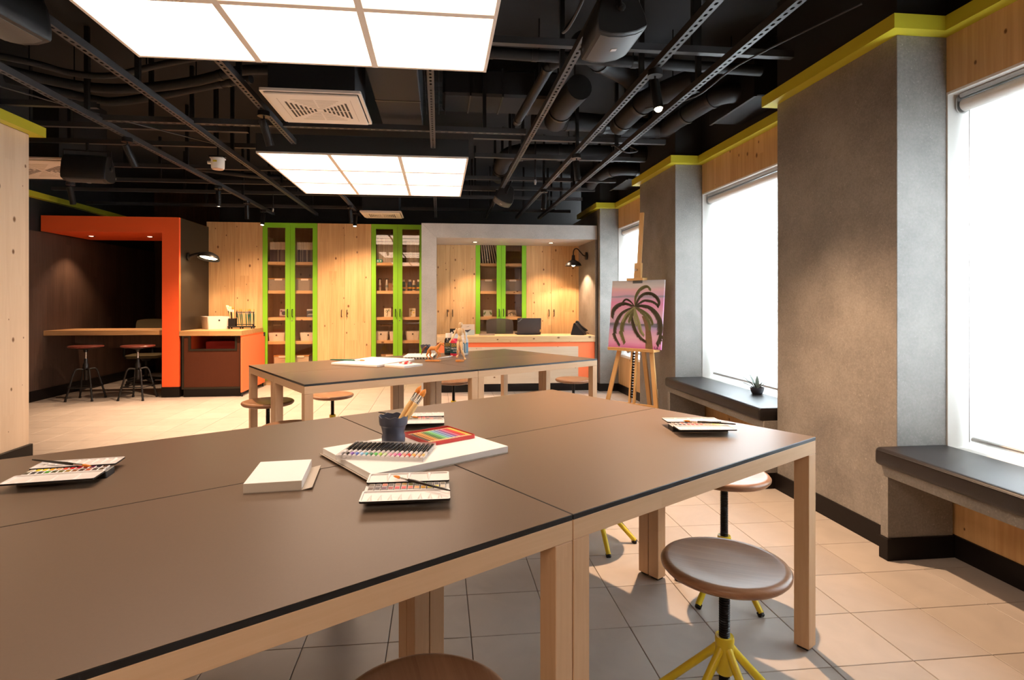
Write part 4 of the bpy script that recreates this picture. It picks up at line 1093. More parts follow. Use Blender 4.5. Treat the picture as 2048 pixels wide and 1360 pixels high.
for y, z, x0, x1, nm in ((4.47, 2.575, -2.49, 0.72, 'cross strut right before the far light panel'), (6.77, 2.575, -1.84, 0.72, 'cross strut right behind the far light panel'),
        (3.19, 2.70, -0.1, 2.15, 'cross strut beneath the pipes right of the near light panel'), (4.92, 2.66, 0.3, 2.05, 'cross strut under the round ducts by the windows'),
        (5.55, 2.66, 0.35, 2.12, 'cross strut level with the second pilaster'), (6.55, 2.66, 0.3, 2.12, 'cross strut past the far light panel by the windows'),
        (4.45, 2.66, -4.9, -2.5, 'cross strut at the left level with the pine wall end'), (4.95, 2.66, -4.9, -1.6, 'cross strut above the left tilted spot lamp'),
        (5.45, 2.66, -4.9, -1.6, 'cross strut above the white alarm'), (6.35, 2.66, -4.9, -1.6, 'cross strut above the left hanging speaker'),
        (7.1, 2.66, -4.9, 2.0, 'long cross strut in front of the portals'), (7.75, 2.66, -4.9, 2.0, 'long cross strut above both portals'),
        (8.45, 2.60, -4.9, 2.0, 'long cross strut just before the back cabinets')):
    t, L_ = channel('cross_strut', (x0, y, z), (x1, y, z), nm, pitch=0.06, group='cross struts', slots=y in (4.47, 6.77))
    q = 0.35
    while q < L_: hanger(t, q, 0.54); q += 1.25

# ------------------------------------------------------------------ spot lamps
def spot(x, y, top, aim, label, watts=60, lit=True, cone=70, blend=1.0, L_=0.175, dome=False, deep=False):
    t = thing('track_spot', label, 'lamp', (x, y, top), group='black cylinder spot lamps')
    MB().lathe([(0.042, 0.0), (0.042, 0.032), (0.040, 0.034)], 24).build('mount', 'metal_black', t, smooth=40)
    MB().tube([(0, 0, 0.0), (0, 0, -0.05)], 0.006, 8).build('stem', 'metal_black', t)
    d = Vector(aim).normalized(); q = Vector((0, 0, -1)).rotation_difference(d)
    o_ = Vector((0, 0, -0.055))
    T = Matrix.Translation(o_) @ q.to_matrix().to_4x4()
    MB().lathe([(0.02, 0.035), (0.0275, 0.03), (0.0275, 0.03 - L_), (0.0245, 0.03 - L_), (0.0235, 0.045 - L_)], 24, T=T).build('barrel', 'metal_black', t, smooth=40)
    if dome:
        MB().lathe([(0.0225, 0.040 - L_), (0.0215, 0.030 - L_), (0.0165, 0.019 - L_), (0.008, 0.0135 - L_), (0.0005, 0.012 - L_)], 20, T=T).build('lens', 'lens', t, smooth=60)
    else:
        zz = 0.08 if deep else 0.036
        MB().lathe([(0.0225, zz - L_), (0.0225, zz + 0.002 - L_)], 20, T=T).build('lens', 'lens_off' if deep else 'lens', t)
    if watts:
        ld = bpy.data.lights.new('spot_lamp', 'SPOT'); ld.energy = watts * SPOT_K; ld.color = WARM; ld.spot_size = R(cone); ld.spot_blend = blend; ld.shadow_soft_size = 0.018
        lo = bpy.data.objects.new('lamp', ld); C.objects.link(lo); lo.parent = t
        lo.rotation_mode = 'QUATERNION'; lo.rotation_quaternion = q
        lo.location = o_ + q @ Vector((0, 0, 0.004 - L_))
    return t
spot(1.222, 3.09, 2.515, (0.06, -0.22, -1), 'shining spot lamp at the upper right, facing the camera', 205, cone=104, blend=0.9, dome=True)
spot(1.222, 4.93, 2.515, (0.05, -0.1, -1), 'spot lamp under the strut before the second pilaster', 70, deep=True)
spot(1.222, 6.49, 2.515, (-0.10, -0.1, -1), 'spot lamp right of the far hanging speaker', 90, deep=True)
spot(-1.205, 4.05, 2.515, (0.22, 0.30, -1), 'tilted spot lamp left of the large air vent', 130, cone=90, deep=True)
spot(-2.49, 4.82, 2.515, (0.25, 0.45, -1), 'tilted spot lamp on the leftmost strut, left of the white alarm', 190, cone=95, deep=True)
spot(-2.49, 6.70, 2.515, (0.02, 0.0, -1), 'lit spot lamp above the brush counter, before the pine doors', 230, cone=130)
spot(-2.49, 7.65, 2.515, (0.0, 0.1, -1), 'spot lamp between the lit spot and the left green cabinet', 105, cone=140, deep=True)
spot(-2.49, 8.34, 2.515, (0.0, -0.35, -1), 'spot lamp hanging before the left green cabinet top', 14, cone=100)
spot(-1.205, 7.85, 2.515, (0.1, 0.1, -1), 'spot lamp before the middle pine doors, left one of two', 118, cone=140, deep=True)
spot(-1.205, 8.34, 2.515, (0.0, -0.35, -1), 'spot lamp before the middle pine doors, right one of two', 14, cone=100)
sp_l = spot(-3.85, 6.37, 2.46, (0.12, 0.1, -1), 'spot lamp beneath the left hanging speaker', 50, deep=True)
MB().tube([(0, 0, 0.03), (0, 0, 0.205)], 0.008, 8).build('drop_rod', 'metal_black', sp_l)

# ------------------------------------------------------------------ loudspeakers
def speaker(loc, rot, label, s=1.0):
    t = thing('loudspeaker', label, 'speaker', loc, group='black loudspeakers', rot=rot)
    half = 0.150 * s
    # section in XZ: curved grille at the bottom (z = 0), tapering round back above
    sec = [(-0.108, 0.012), (-0.112, 0.020), (-0.110, 0.055), (-0.085, 0.140), (-0.055, 0.190), (0.0, 0.205), (0.055, 0.190), (0.085, 0.140), (0.110, 0.055), (0.112, 0.020), (0.108, 0.012)]
    low = [(0.100, 0.008), (0.06, -0.006), (0.0, -0.012), (-0.06, -0.006), (-0.100, 0.008)]
    sec = [(u * s, v * s) for u, v in sec]; low = [(u * s, v * s) for u, v in low]
    MB().prism(sec + low, -half + 0.02 * s, half - 0.02 * s, 'XZ').build('cabinet_body', 'plastic_black', t, smooth=35)
    for q in (-1, 1):
        g = MB(); n = len(sec + low); vs = []; cxz = (0.0, 0.09 * s)
        for y, k in ((half - 0.02 * s, 1.0), (half - 0.004 * s, 0.985), (half, 0.95)): vs += [(cxz[0] + (u - cxz[0]) * k, q * y, cxz[1] + (v - cxz[1]) * k) for u, v in sec + low]
        fs = [(i * n + k, i * n + (k + 1) % n, (i + 1) * n + (k + 1) % n, (i + 1) * n + k) for i in range(2) for k in range(n)] + [tuple(2 * n + k for k in range(n)), tuple(range(n))]
        g.add(vs, fs).build('end_cap', 'plastic_black', t, smooth=35)
        MB().lathe([(0.017 * s, 0), (0.019 * s, 0.012 * s), (0.012 * s, 0.016 * s)], 18, (0, q * half, 0.10 * s), (0, q, 0)).build('pivot_knob', 'metal_black', t, smooth=40)
    g = MB(); cur = [(0.094, 0.004), (0.06, -0.0085), (0.0, -0.0145), (-0.06, -0.0085), (-0.094, 0.004)]
    cur = [(u * s, v * s) for u, v in cur]
    g.prism(cur + [(u, v + 0.006 * s) for u, v in reversed(cur)], -half + 0.026 * s, half - 0.026 * s, 'XZ').build('grille', 'grille', t, smooth=35)
    MB().box(-0.014 * s, 0.014 * s, -0.012 * s, 0.012 * s, -0.0165 * s, -0.0125 * s, bev=0.001).build('badge', 'alu', t)
    MB().tube([(0, -half - 0.012 * s, 0.10 * s), (0, -half - 0.012 * s, 0.235 * s), (0, half + 0.012 * s, 0.235 * s), (0, half + 0.012 * s, 0.10 * s)], 0.007 * s, 8).build('yoke', 'metal_black', t)
    MB().tube([(0, 0, 0.235 * s), (0, 0, 0.30 * s)], 0.012 * s, 8).build('stem', 'metal_black', t)
    return t
speaker((0.79, 2.50, 2.395), (0, R(-8), 0), 'black loudspeaker at the top right, firing down, nearest the camera on that side')
speaker((0.735, 6.62, 2.405), (0, R(24), 0), 'small far black loudspeaker in front of the concrete portal')
speaker((-3.14, 5.45, 2.322), (0, R(-6), R(99)), 'black loudspeaker hanging before the left end of the ceiling, above the orange booth', 1.14)
speaker((-1.93, 2.66, 2.43), (0, R(6), R(-8)), 'black loudspeaker cut by the top left frame corner', 1.15)

# ------------------------------------------------------------------ air vents, alarm, sprinklers
def air_vent(x, y, s, z, label):
    t = thing('air_vent', label, 'vent', (x, y, z), group='white ceiling air vents')
    h = s / 2
    MB().box(-h * 0.86, h * 0.86, -h * 0.86, h * 0.86, 0.03, 0.708).build('casing', 'duct', t)
    MB().ring(rrect(-h, h, -h, h, 0.012, 3), rrect(-h * 0.94, h * 0.94, -h * 0.94, h * 0.94, 0.01, 3), 0.006, 0.022).build('rim', 'white_warm', t)
    MB().box(-h * 0.95, h * 0.95, -h * 0.95, h * 0.95, 0.018, 0.030).build('backing_plate', 'black', t)
    MB().box(-h * 0.92, h * 0.92, -h * 0.92, h * 0.92, -0.006, 0.006, bev=0.003).build('face_plate', 'white_warm', t)
    g = MB(); g2 = MB(); n = 7; w = h * 0.022; e = -0.0068
    for k in range(n):
        a = h * (0.10 + 0.085 * k); ln = a * 0.80
        for q in (-1, 1):
            if k == 0: spans = ((-ln, ln),)
            else: spans = ((-ln, -h * 0.02), (h * 0.02, ln))
            for s0, s1 in spans:
                g.box(q * a - w, q * a + w, s0, s1, e, -0.0055)
                g2.box(s0, s1, q * a - w * 0.5, q * a + w * 0.5, e, -0.0055)
    o = g.build('slot_shade', 'black', t); o['kind'] = 'stuff'  # raised black strips stand in for the shade inside open slots
    o = g2.build('slit_shade', 'card', t); o['kind'] = 'stuff'  # greyer strips, slot shade painted lighter for the louvres' angle
    for q in (-1, 1): MB().box(q * h * 0.74 - 0.0015, q * h * 0.74 + 0.0015, -h * 0.68, h * 0.68, e, -0.0055).build('seam', 'card', t)
    return t
air_vent(-0.775, 3.805, 0.60, 2.495, 'large white air vent between both light panels')
air_vent(-0.82, 8.36, 0.58, 2.50, 'small far white air vent above the middle pine doors')
air_vent(-3.78, 5.85, 0.86, 2.50, 'white air vent behind the left hanging speaker')

al = thing('alarm_sounder', 'white cylindrical ceiling alarm left of the far light panel', 'alarm', (-1.93, 5.18, 2.40))
MB().lathe([(0.020, -0.002), (0.048, 0.0), (0.054, 0.008), (0.056, 0.085), (0.060, 0.09)], 28).build('sounder_body', 'white', al, smooth=40)
MB().lathe([(0.044, -0.006), (0.047, -0.001)], 24).build('strobe_lens', mat('strobe_lens', (0.6, 0.42, 0.36), 0.2), al, smooth=40)
MB().box(-0.055, 0.055, -0.040, 0.040, 0.085, 0.097, bev=0.002).build('base_plate', 'white', al)
MB().cyl((-0.05, 0, 0.055), (-0.085, 0, 0.055), 0.014, n=10).build('cable_gland', 'white', al, smooth=40)
MB().box(-0.020, 0.012, -0.058, -0.0535, 0.050, 0.066).build('sticker', mat('yellow_sticker', (0.60, 0.48, 0.03), 0.5), al)
MB().box(-0.07, 0.07, -0.02, 0.02, 0.10, 0.112).build('bracket', 'metal_black', al)
MB().tube([(0.0, 0, 0.112), (0.0, 0, 0.80)], 0.008, 8).build('stem', 'metal_black', al)
def sprinkler(x, y, z, label):
    t = thing('sprinkler', label, 'sprinkler', (x, y, z), group='ceiling sprinklers')
    MB().lathe([(0.003, -0.012), (0.011, -0.006), (0.008, 0.0), (0.013, 0.012), (0.013, 0.03), (0.009, 0.04)], 14).build('head', 'alu', t, smooth=40)
    MB().tube([(0, 0, 0.04), (0, 0, 0.765)], 0.009, 8).build('drop_pipe', 'duct', t)
sprinkler(0.985, 5.72, 2.45, 'sprinkler head between the two long struts by the windows')
sprinkler(-2.19, 7.75, 2.44, 'sprinkler head before the left green cabinet')

# ------------------------------------------------------------------ pipes, ducts, hoses above the struts
def pipe(name, pts, r, label, group='black pipes and ducts', bands=(), smooth_n=6, cat='pipe'):
    t = thing(name, label, cat, pts[0], group=group)
    o = Vector(pts[0])
    P_ = smoothpath([Vector(p) - o for p in pts], smooth_n) if len(pts) > 2 else [Vector(p) - o for p in pts]
    MB().tube(P_, r, 18).build('pipe_run', 'duct', t, smooth=50)
    for f in bands:
        i = min(len(P_) - 2, int(f * (len(P_) - 1))); d = (P_[i + 1] - P_[i]).normalized()
        c = P_[i].lerp(P_[i + 1], (f * (len(P_) - 1)) - i)
        MB().cyl(c - d * 0.018, c + d * 0.018, r * 1.09, n=18).build('coupling', 'metal_black', t, smooth=40)
    for f in (0.2, 0.75):
        i = int(f * (len(P_) - 1)); c = P_[i]
        if o.z + c.z < 3.15: MB().tube([c + Vector((0, 0, r)), c + Vector((0, 0, 3.2 - o.z - c.z))], 0.005, 6).build('drop_rod', 'metal_black', t)
    return t
pipe('water_pipe', [(-0.2, 3.46, 2.78), (2.14, 3.56, 2.78)], 0.036, 'straight pipe crossing behind the near right speaker', bands=(0.22, 0.34, 0.62))
pipe('drain_pipe', [(0.86, 3.50, 2.80), (0.72, 3.62, 2.77), (0.70, 3.75, 2.75), (0.64, 4.62, 2.72)], 0.034, 'sloping drain pipe with couplings, right of the near light panel', bands=(0.15, 0.35, 0.5, 0.97))
pipe('round_duct', [(0.95, 3.72, 2.98), (1.15, 3.95, 2.98), (1.46, 4.22, 2.98), (1.80, 4.65, 2.98)], 0.085, 'wide duct slanting behind the shining spot lamp', bands=(0.35, 0.8), cat='duct')
pipe('round_duct', [(1.78, 3.72, 2.77), (1.58, 4.15, 2.77), (1.54, 4.50, 2.76), (1.56, 4.76, 2.77)], 0.085, 'wide bent duct below the shining spot lamp', bands=(0.4, 0.75), cat='duct')
pipe('round_duct', [(1.02, 4.02, 2.80), (0.98, 4.40, 2.79), (1.00, 4.80, 2.80)], 0.095, 'wide duct left of the rightmost three struts', bands=(0.6,), cat='duct')
pipe('round_duct', [(0.85, 5.06, 2.90), (1.30, 5.10, 2.90), (1.78, 5.18, 2.90), (2.20, 5.20, 2.90)], 0.085, 'level duct reaching the wall before the second pilaster', bands=(0.25, 0.5, 0.75), cat='duct')
pipe('round_duct', [(0.72, 6.75, 2.74), (0.71, 6.28, 2.80), (0.78, 6.02, 2.83), (1.02, 5.92, 2.83), (1.6, 5.90, 2.83), (2.40, 5.88, 2.83)], 0.085, 'long level duct with an elbow behind the far speaker', bands=(0.12, 0.5, 0.7, 0.86), cat='duct')
pipe('round_duct', [(1.62, 4.92, 2.78), (1.98, 4.86, 2.78), (2.02, 4.62, 2.78), (2.05, 4.28, 2.78), (2.09, 4.02, 2.78), (2.24, 3.95, 2.78), (2.42, 3.97, 2.78)], 0.072, 's-shaped duct above the middle window', bands=(0.15, 0.42, 0.62, 0.94), cat='duct')
pipe('round_duct', [(1.95, 7.12, 2.74), (1.90, 6.72, 2.74), (1.94, 6.38, 2.74), (2.05, 6.22, 2.74), (2.30, 6.22, 2.74)], 0.066, 's-shaped duct above the easel', bands=(0.3, 0.6, 0.93), cat='duct')
pipe('flexible_hose', [(-3.1, 3.95, 2.86), (-2.73, 4.09, 2.84), (-2.54, 4.20, 2.82), (-2.29, 4.22, 2.82), (-1.86, 4.07, 2.86), (-1.50, 3.98, 2.90)], 0.022, 'upper sagging hose left of the near light panel', cat='hose', group='sagging hoses')
pipe('flexible_hose', [(-3.1, 4.22, 2.86), (-2.67, 4.46, 2.83), (-2.30, 4.49, 2.83), (-1.83, 4.37, 2.85), (-1.41, 4.19, 2.88), (-1.15, 4.15, 2.88)], 0.036, 'middle sagging hose left of the near light panel', cat='hose', group='sagging hoses', bands=(0.72, 0.76))
pipe('flexible_hose', [(-3.2, 4.50, 2.88), (-2.71, 4.72, 2.82), (-2.49, 4.72, 2.81), (-2.09, 4.58, 2.83), (-1.70, 4.43, 2.86), (-1.38, 4.33, 2.88)], 0.034, 'lowest sagging hose left of the near light panel', cat='hose', group='sagging hoses', bands=(0.84, 0.88))
pipe('flexible_hose', [(-2.9, 6.9, 2.8), (-2.2, 7.0, 2.74), (-1.7, 7.25, 2.78), (-1.4, 7.6, 2.85)], 0.03, 'sagging hose above the left green cabinet', cat='hose', group='sagging hoses')

dt = thing('flat_duct', 'broad rectangular duct between both light panels', 'duct', (0.45, 4.70, 2.88), group='rectangular ducts')
MB().box(-0.42, 0.52, -0.21, 0.21, 0.0, 0.22, bev=0.02).build('duct_run', 'duct', dt)
for sx_ in (-0.2, 0.06, 0.32): MB().box(sx_ - 0.006, sx_ + 0.006, -0.214, 0.214, -0.004, 0.224).build('duct_flange', 'metal_black', dt)
MB().box(-0.3, -0.28, -0.01, 0.01, 0.22, 0.32).build('drop_rod', 'metal_black', dt)
dt = thing('flat_duct', 'dark casing of the air unit right of the large vent', 'duct', (-0.29, 4.1, 2.66), group='rectangular ducts')
MB().box(-0.16, 0.16, -0.75, 0.60, 0.0, 0.40, bev=0.006).build('duct_run', 'duct', dt)
MB().box(-0.16, 0.16, -0.05, -0.03, -0.003, 0.403).build('duct_flange', 'metal_black', dt)
for y, nm in ((4.05, 'middle'), (6.75, 'farthest')):
    dt = thing('flat_duct', 'boxed duct end against the wall above the %s window' % nm, 'duct', (2.30, y, 2.68), group='rectangular ducts')
    MB().box(-0.10, 0.17, -0.32, 0.32, 0.0, 0.26, bev=0.006).build('duct_run', 'duct', dt)
    MB().box(-0.11, -0.09, -0.33, 0.33, -0.01, 0.27).build('duct_flange', 'metal_black', dt)
bm_ = thing('ceiling_beam', 'smooth dark grey ceiling beam above the near right speaker', 'beam', (1.1, 2.0, 2.98))
MB().box(-0.85, 1.05, -0.9, 0.95, 0.0, 0.21, bev=0.004).build('beam_casing', mat('grey_black', (0.014, 0.0135, 0.0145), 0.8), bm_)
MB().tube([(-0.80, 0.96, 0.04), (1.0, 0.97, 0.04)], 0.02, 10).build('conduit', 'duct', bm_)

ct = thing('cable_tray', 'wire cable tray between both light panels', 'tray', (-0.09, 4.7, 3.12))
for k in range(6): MB().tube([(-0.15 + 0.06 * k, -1.4, 0), (-0.15 + 0.06 * k, 1.0, 0)], 0.0028, 6).build('wire', 'strut', ct)
g = MB()
for k in range(22): g.tube([(-0.15, -1.35 + 0.107 * k, 0.05), (-0.15, -1.35 + 0.107 * k, -0.003), (0.15, -1.35 + 0.107 * k, -0.003), (0.15, -1.35 + 0.107 * k, 0.05)], 0.0025, 5)
o = g.build('cross_wire', 'strut', ct); o['kind'] = 'stuff'
MB().tube([(0, -1.3, 0), (0, -1.3, 0.085)], 0.005, 6).build('drop_rod', 'strut', ct)
MB().tube([(0, 0.9, 0), (0, 0.9, 0.085)], 0.005, 6).build('drop_rod', 'strut', ct)
for pts, nm in (([(0.62, 2.30, 2.62), (0.60, 2.28, 2.50), (0.57, 2.42, 2.44), (0.58, 2.60, 2.50), (0.66, 2.66, 2.62)], 'thin cable looping left of the near right speaker'),
                ([(-3.2, 3.5, 2.66), (-2.6, 4.3, 2.62), (-2.1, 5.1, 2.64), (-1.95, 5.6, 2.7)], 'thin cable slanting under the hoses at the left'),
                ([(1.45, 3.85, 2.6), (1.72, 3.65, 2.62), (1.80, 3.2, 2.66), (2.10, 2.6, 2.72)], 'thin cables beside the rightmost strut'),
                ([(1.50, 4.75, 2.60), (1.60, 4.70, 2.52), (1.72, 4.75, 2.55), (1.66, 4.85, 2.62), (1.5, 4.8, 2.6)], 'coiled cable over the rightmost strut')):
    t = thing('cable', nm, 'cable', pts[0], group='ceiling cables')
    MB().tube(smoothpath([Vector(p) - Vector(pts[0]) for p in pts], 8), 0.006, 8).build('cable_run', 'strut', t, smooth=50)

# ------------------------------------------------------------------ things on the front tables
ZT1 = 0.7502
PANS = [(0.62, 0.55, 0.42), (0.72, 0.62, 0.02), (0.78, 0.58, 0.02), (0.78, 0.38, 0.02), (0.80, 0.45, 0.22), (0.70, 0.10, 0.05), (0.62, 0.02, 0.02), (0.55, 0.01, 0.03), (0.30, 0.02, 0.02), (0.10, 0.01, 0.05), (0.02, 0.015, 0.03), (0.08, 0.04, 0.025),
        (0.10, 0.08, 0.05), (0.02, 0.02, 0.03), (0.02, 0.03, 0.03), (0.05, 0.32, 0.02), (0.06, 0.07, 0.02), (0.12, 0.12, 0.02), (0.35, 0.20, 0.02), (0.30, 0.12, 0.05), (0.05, 0.03, 0.02), (0.45, 0.09, 0.03), (0.05, 0.03, 0.03), (0.10, 0.07, 0.04)]
M_['enamel'] = mat('white_enamel', (0.80, 0.76, 0.75), 0.25)
PANM = [mat('watercolour_%d' % i, c, 0.35) for i, c in enumerate(PANS)]
def tray_lid(name, parent, W, y0, y1, z, wells, zt=0.0):
    g = MB(); r = 0.006
    o = rrect(-W / 2, W / 2, y0, y1, r, 4); i = rrect(-W / 2 + .004, W / 2 - .004, y0 + .004, y1 - .004, r * 0.8, 4)
    n = len(o)
    vs = [(u, v, z - 0.0045) for u, v in o] + [(u, v, z) for u, v in o] + [(u, v, z) for u, v in i] + [(u, v, z - 0.003) for u, v in i]
    fs = [tuple(range(n))[::-1]] + [(L_ * n + q, L_ * n + (q + 1) % n, (L_ + 1) * n + (q + 1) % n, (L_ + 1) * n + q) for L_ in range(3) for q in range(n)] + [tuple(3 * n + q for q in range(n))]
    g.add(vs, fs[:1], 1).add(vs, fs[1:n + 1], 1).add(vs, fs[n + 1:], 0)
    lid = g.build(name, ['enamel', 'plastic_black'], parent, smooth=30)
    for k in range(1, wells):
        x = -W / 2 + W * k / wells; hgt = (y1 - y0) * (0.55 if wells > 5 else 0.7)
        sgn = 1 if (y0 + y1) / 2 > 0 else -1
        ye = y1 - 0.006 if sgn > 0 else y0 + 0.006
        g = MB().add([(x - 0.009, ye, z - 0.004), (x + 0.009, ye, z - 0.004), (x + 0.0012, ye - sgn * hgt, z - 0.004), (x - 0.0012, ye - sgn * hgt, z - 0.004), (x - 0.002, ye, z - 0.0005), (x + 0.002, ye, z - 0.0005), (x, ye - sgn * hgt, z - 0.0015)],
                     [(0, 1, 5, 4), (1, 2, 6, 5), (3, 0, 4, 6), (2, 3, 6), (4, 5, 6)])
        g.build('well_divider', 'enamel', lid)
    return lid
def paint_box(loc, rz, label, tilt=0.0):
    t = thing('paint_box', label, 'paint box', loc, rz, 'open watercolour boxes')
    W = 0.208
    MB().ring(rrect(-W / 2, W / 2, -0.030, 0.030, 0.004, 3), rrect(-W / 2 + .003, W / 2 - .003, -0.027, 0.027, 0.003, 3), 0.0, 0.018).build('tin', 'plastic_black', t)
    MB().box(-W / 2 + 0.002, W / 2 - 0.002, -0.028, 0.028, 0.0005, 0.006).build('tin_floor', 'plastic_black', t)
    tray_lid('mixing_lid', t, W, -0.106, -0.031, 0.024, 4)
    tray_lid('well_lid', t, W, 0.031, 0.106, 0.024, 9)
    for s_ in (-1, 1):
        MB().box(s_ * W / 2 - 0.009 if s_ > 0 else -W / 2, W / 2 if s_ > 0 else -W / 2 + 0.009, -0.026, 0.026, 0.016, 0.0185, bev=0.001).build('clip', 'alu', t)
    k = 0
    for row in (1, -1):
        for i in range(12):
            x = -W / 2 + 0.0165 + i * (W - 0.033) / 11
            g = MB().box(x - 0.0070, x + 0.0070, row * 0.0125 - 0.0105, row * 0.0125 + 0.0105, 0.006, 0.0228, bev=0.0012, mi=0)
            g.box(x - 0.0056, x + 0.0056, row * 0.0125 - 0.0085, row * 0.0125 + 0.0085, 0.0226, 0.0234, mi=1)
            g.build('paint_pan', ['enamel', PANM[k]], t); k += 1
    return t
b1 = paint_box((-0.078, 1.413, ZT1), R(180), 'open watercolour box nearest the frame bottom, in front of the large sketch pad')
b2 = paint_box((-1.005, 1.648, ZT1), R(8.5), 'open watercolour box at the left frame edge')
b3 = paint_box((-0.084, 2.235, ZT1), R(0), 'open watercolour box behind the navy cup')
b4 = paint_box((0.965, 2.020, ZT1), R(175), 'open watercolour box at the right, near the table corner')
def lay_brush(p0, p1, label, r=0.0042, handle='handle_black', group='brushes lying on the paint boxes', bristle='bristle'):
    d = Vector(p1) - Vector(p0)
    return paintbrush('paintbrush', label, group, p0, d, d.length, r, handle, bristle=bristle)
lay_brush((0.026, 1.345, 0.7800), (-0.118, 1.478, 0.7790), 'black-handled brush across the front watercolour box')
lay_brush((-1.150, 1.735, 0.7805), (-0.945, 1.652, 0.7795), 'black-handled brush across the left watercolour box')
lay_brush((-0.245, 2.335, 0.7800), (-0.078, 2.215, 0.7790), 'black-handled brush across the watercolour box behind the cup')
lay_brush((1.085, 1.965, 0.7800), (0.920, 2.050, 0.7790), 'black-handled brush across the right watercolour box')

sp_ = thing('sketch_pad', 'small thick white sketch pad lying left of the large pad', 'sketch pad', (-0.425, 1.568, ZT1), R(5.3))
MB().box(-0.0695, 0.0695, -0.0985, 0.0985, 0.0015, 0.0255, bev=0.0008).build('page_block', 'paper', sp_)
MB().prism([(-0.0695, 0.0), (0.0695, 0.0), (0.095, 0.006), (0.095, 0.0072), (0.0695, 0.0014), (-0.0695, 0.0014)], -0.099, 0.099, 'XZ').build('cover_flap', 'card', sp_)
MB().box(-0.0692, 0.0692, -0.0990, -0.0984, 0.002, 0.025).build('glued_edge', 'paper_edge', sp_)

bp2 = thing('sketch_pad', 'large white sketch pad under the navy cup and pen tray', 'sketch pad', (-0.072, 1.7935, ZT1), R(32.5))
MB().box(-0.234, 0.234, -0.172, 0.172, 0.0025, 0.0215, bev=0.0008).build('page_block', 'paper', bp2)
MB().prism([(-0.246, 0.006), (-0.234, 0.0), (0.234, 0.0), (0.234, 0.0018), (-0.234, 0.0018), (-0.246, 0.0075)], -0.173, 0.173, 'XZ').build('back_board', 'card', bp2)
ZP = ZT1 + 0.0217

# navy water cup with a wavy rim
cp = thing('water_cup', 'navy water cup with wavy rim holding two brushes on the large pad', 'cup', (-0.148, 1.868, ZP))
def wavy_cup(parent, r, h, m):
    n = 48; prof = [(0.0365, 0.0), (0.0375, 0.004), (0.0378, 0.022), (0.036, 0.030), (0.0385, 0.042), (0.0405, 0.055), (0.0418, 0.058), (0.0445, 0.060), (0.0465, 0.072), (0.0475, 0.090)]
    inner = [(0.0450, 0.090), (0.0440, 0.072), (0.0400, 0.058), (0.035, 0.03), (0.034, 0.003)]
    vs = []; k = r / 0.0475; hz = h / 0.09
    for (rr, z) in prof + inner:
        for q in range(n):
            a = 2 * PI * q / n
            dz = 0.0024 * math.cos(a * 9) * max(0.0, (z - 0.06) / 0.03)
            dent = -0.0018 * max(0, math.cos(a * 4)) * (1 if 0.025 < z < 0.05 else 0)
            vs.append(((rr + dent) * k * math.cos(a), (rr + dent) * k * math.sin(a), (z + dz) * hz))
    L_ = len(prof + inner)
    fs = [tuple(range(n))[::-1]] + [(i * n + q, i * n + (q + 1) % n, (i + 1) * n + (q + 1) % n, (i + 1) * n + q) for i in range(L_ - 1) for q in range(n)] + [tuple((L_ - 1) * n + q for q in range(n))]
    MB().add(vs, fs).build('cup_body', m, parent, smooth=40)
wavy_cup(cp, 0.0475, 0.086, 'navy')
c0 = Vector((-0.148, 1.868, ZP))
paintbrush('paintbrush', 'left one of the two thick brushes standing in the navy cup', 'brushes standing in the navy cup', c0 + Vector((-0.020, -0.010, 0.006)), (0.105, 0.045, 0.165), 0.208, 0.0092, 'handle_wood', belly=1.0)
paintbrush('paintbrush', 'right one of the two thick brushes standing in the navy cup', 'brushes standing in the navy cup', c0 + Vector((-0.006, -0.018, 0.006)), (0.108, 0.040, 0.158), 0.200, 0.0100, 'handle_wood', belly=1.0)

# pencil tin
tin_rz = R(32); tin_c = Vector((0.0005, 1.917, ZP))
tn = thing('pencil_tin', 'open red pencil tin on the back of the large pad', 'tin', tin_c, tin_rz)
g = MB(); o = rrect(-0.089, 0.089, -0.087, 0.087, 0.006, 3); i = rrect(-0.0875, 0.0875, -0.0855, 0.0855, 0.005, 3); n = len(o)
vs = [(u, v, 0) for u, v in o] + [(u, v, 0.0125) for u, v in o] + [(u, v, 0.0125) for u, v in i] + [(u, v, 0.002) for u, v in i]
fs = [tuple(range(n))[::-1]] + [(L_ * n + q, L_ * n + (q + 1) % n, (L_ + 1) * n + (q + 1) % n, (L_ + 1) * n + q) for L_ in range(3) for q in range(n)] + [tuple(3 * n + q for q in range(n))]
g.add(vs, fs, 0).build('tin_tray', 'tin_red', tn)
PCOL = [('black', (0.02, 0.015, 0.01)), ('umber', (0.10, 0.035, 0.012)), ('sepia', (0.06, 0.03, 0.015)), ('ochre', (0.62, 0.30, 0.05)), ('rust', (0.42, 0.12, 0.02)), ('amber', (0.72, 0.34, 0.03)), ('tan', (0.55, 0.30, 0.10)),
        ('olive', (0.16, 0.22, 0.04)), ('dark green', (0.02, 0.14, 0.05)), ('leaf green', (0.07, 0.34, 0.08)), ('bright green', (0.12, 0.50, 0.12)), ('mint', (0.28, 0.60, 0.36)), ('turquoise', (0.12, 0.42, 0.48)), ('sky blue', (0.30, 0.46, 0.68)),
        ('blue', (0.08, 0.14, 0.42)), ('lavender', (0.42, 0.40, 0.62)), ('violet', (0.18, 0.08, 0.32)), ('magenta', (0.42, 0.05, 0.20)), ('rose', (0.72, 0.22, 0.34)), ('crimson', (0.45, 0.015, 0.05)), ('red', (0.62, 0.02, 0.03)), ('scarlet', (0.70, 0.05, 0.03)), ('gold', (0.80, 0.48, 0.06)), ('lemon', (0.82, 0.66, 0.14))]
M_['pencil_wood'] = mat('cedar_tip', (0.78, 0.55, 0.30), 0.6)
Rz = Matrix.Rotation(tin_rz, 4, 'Z')
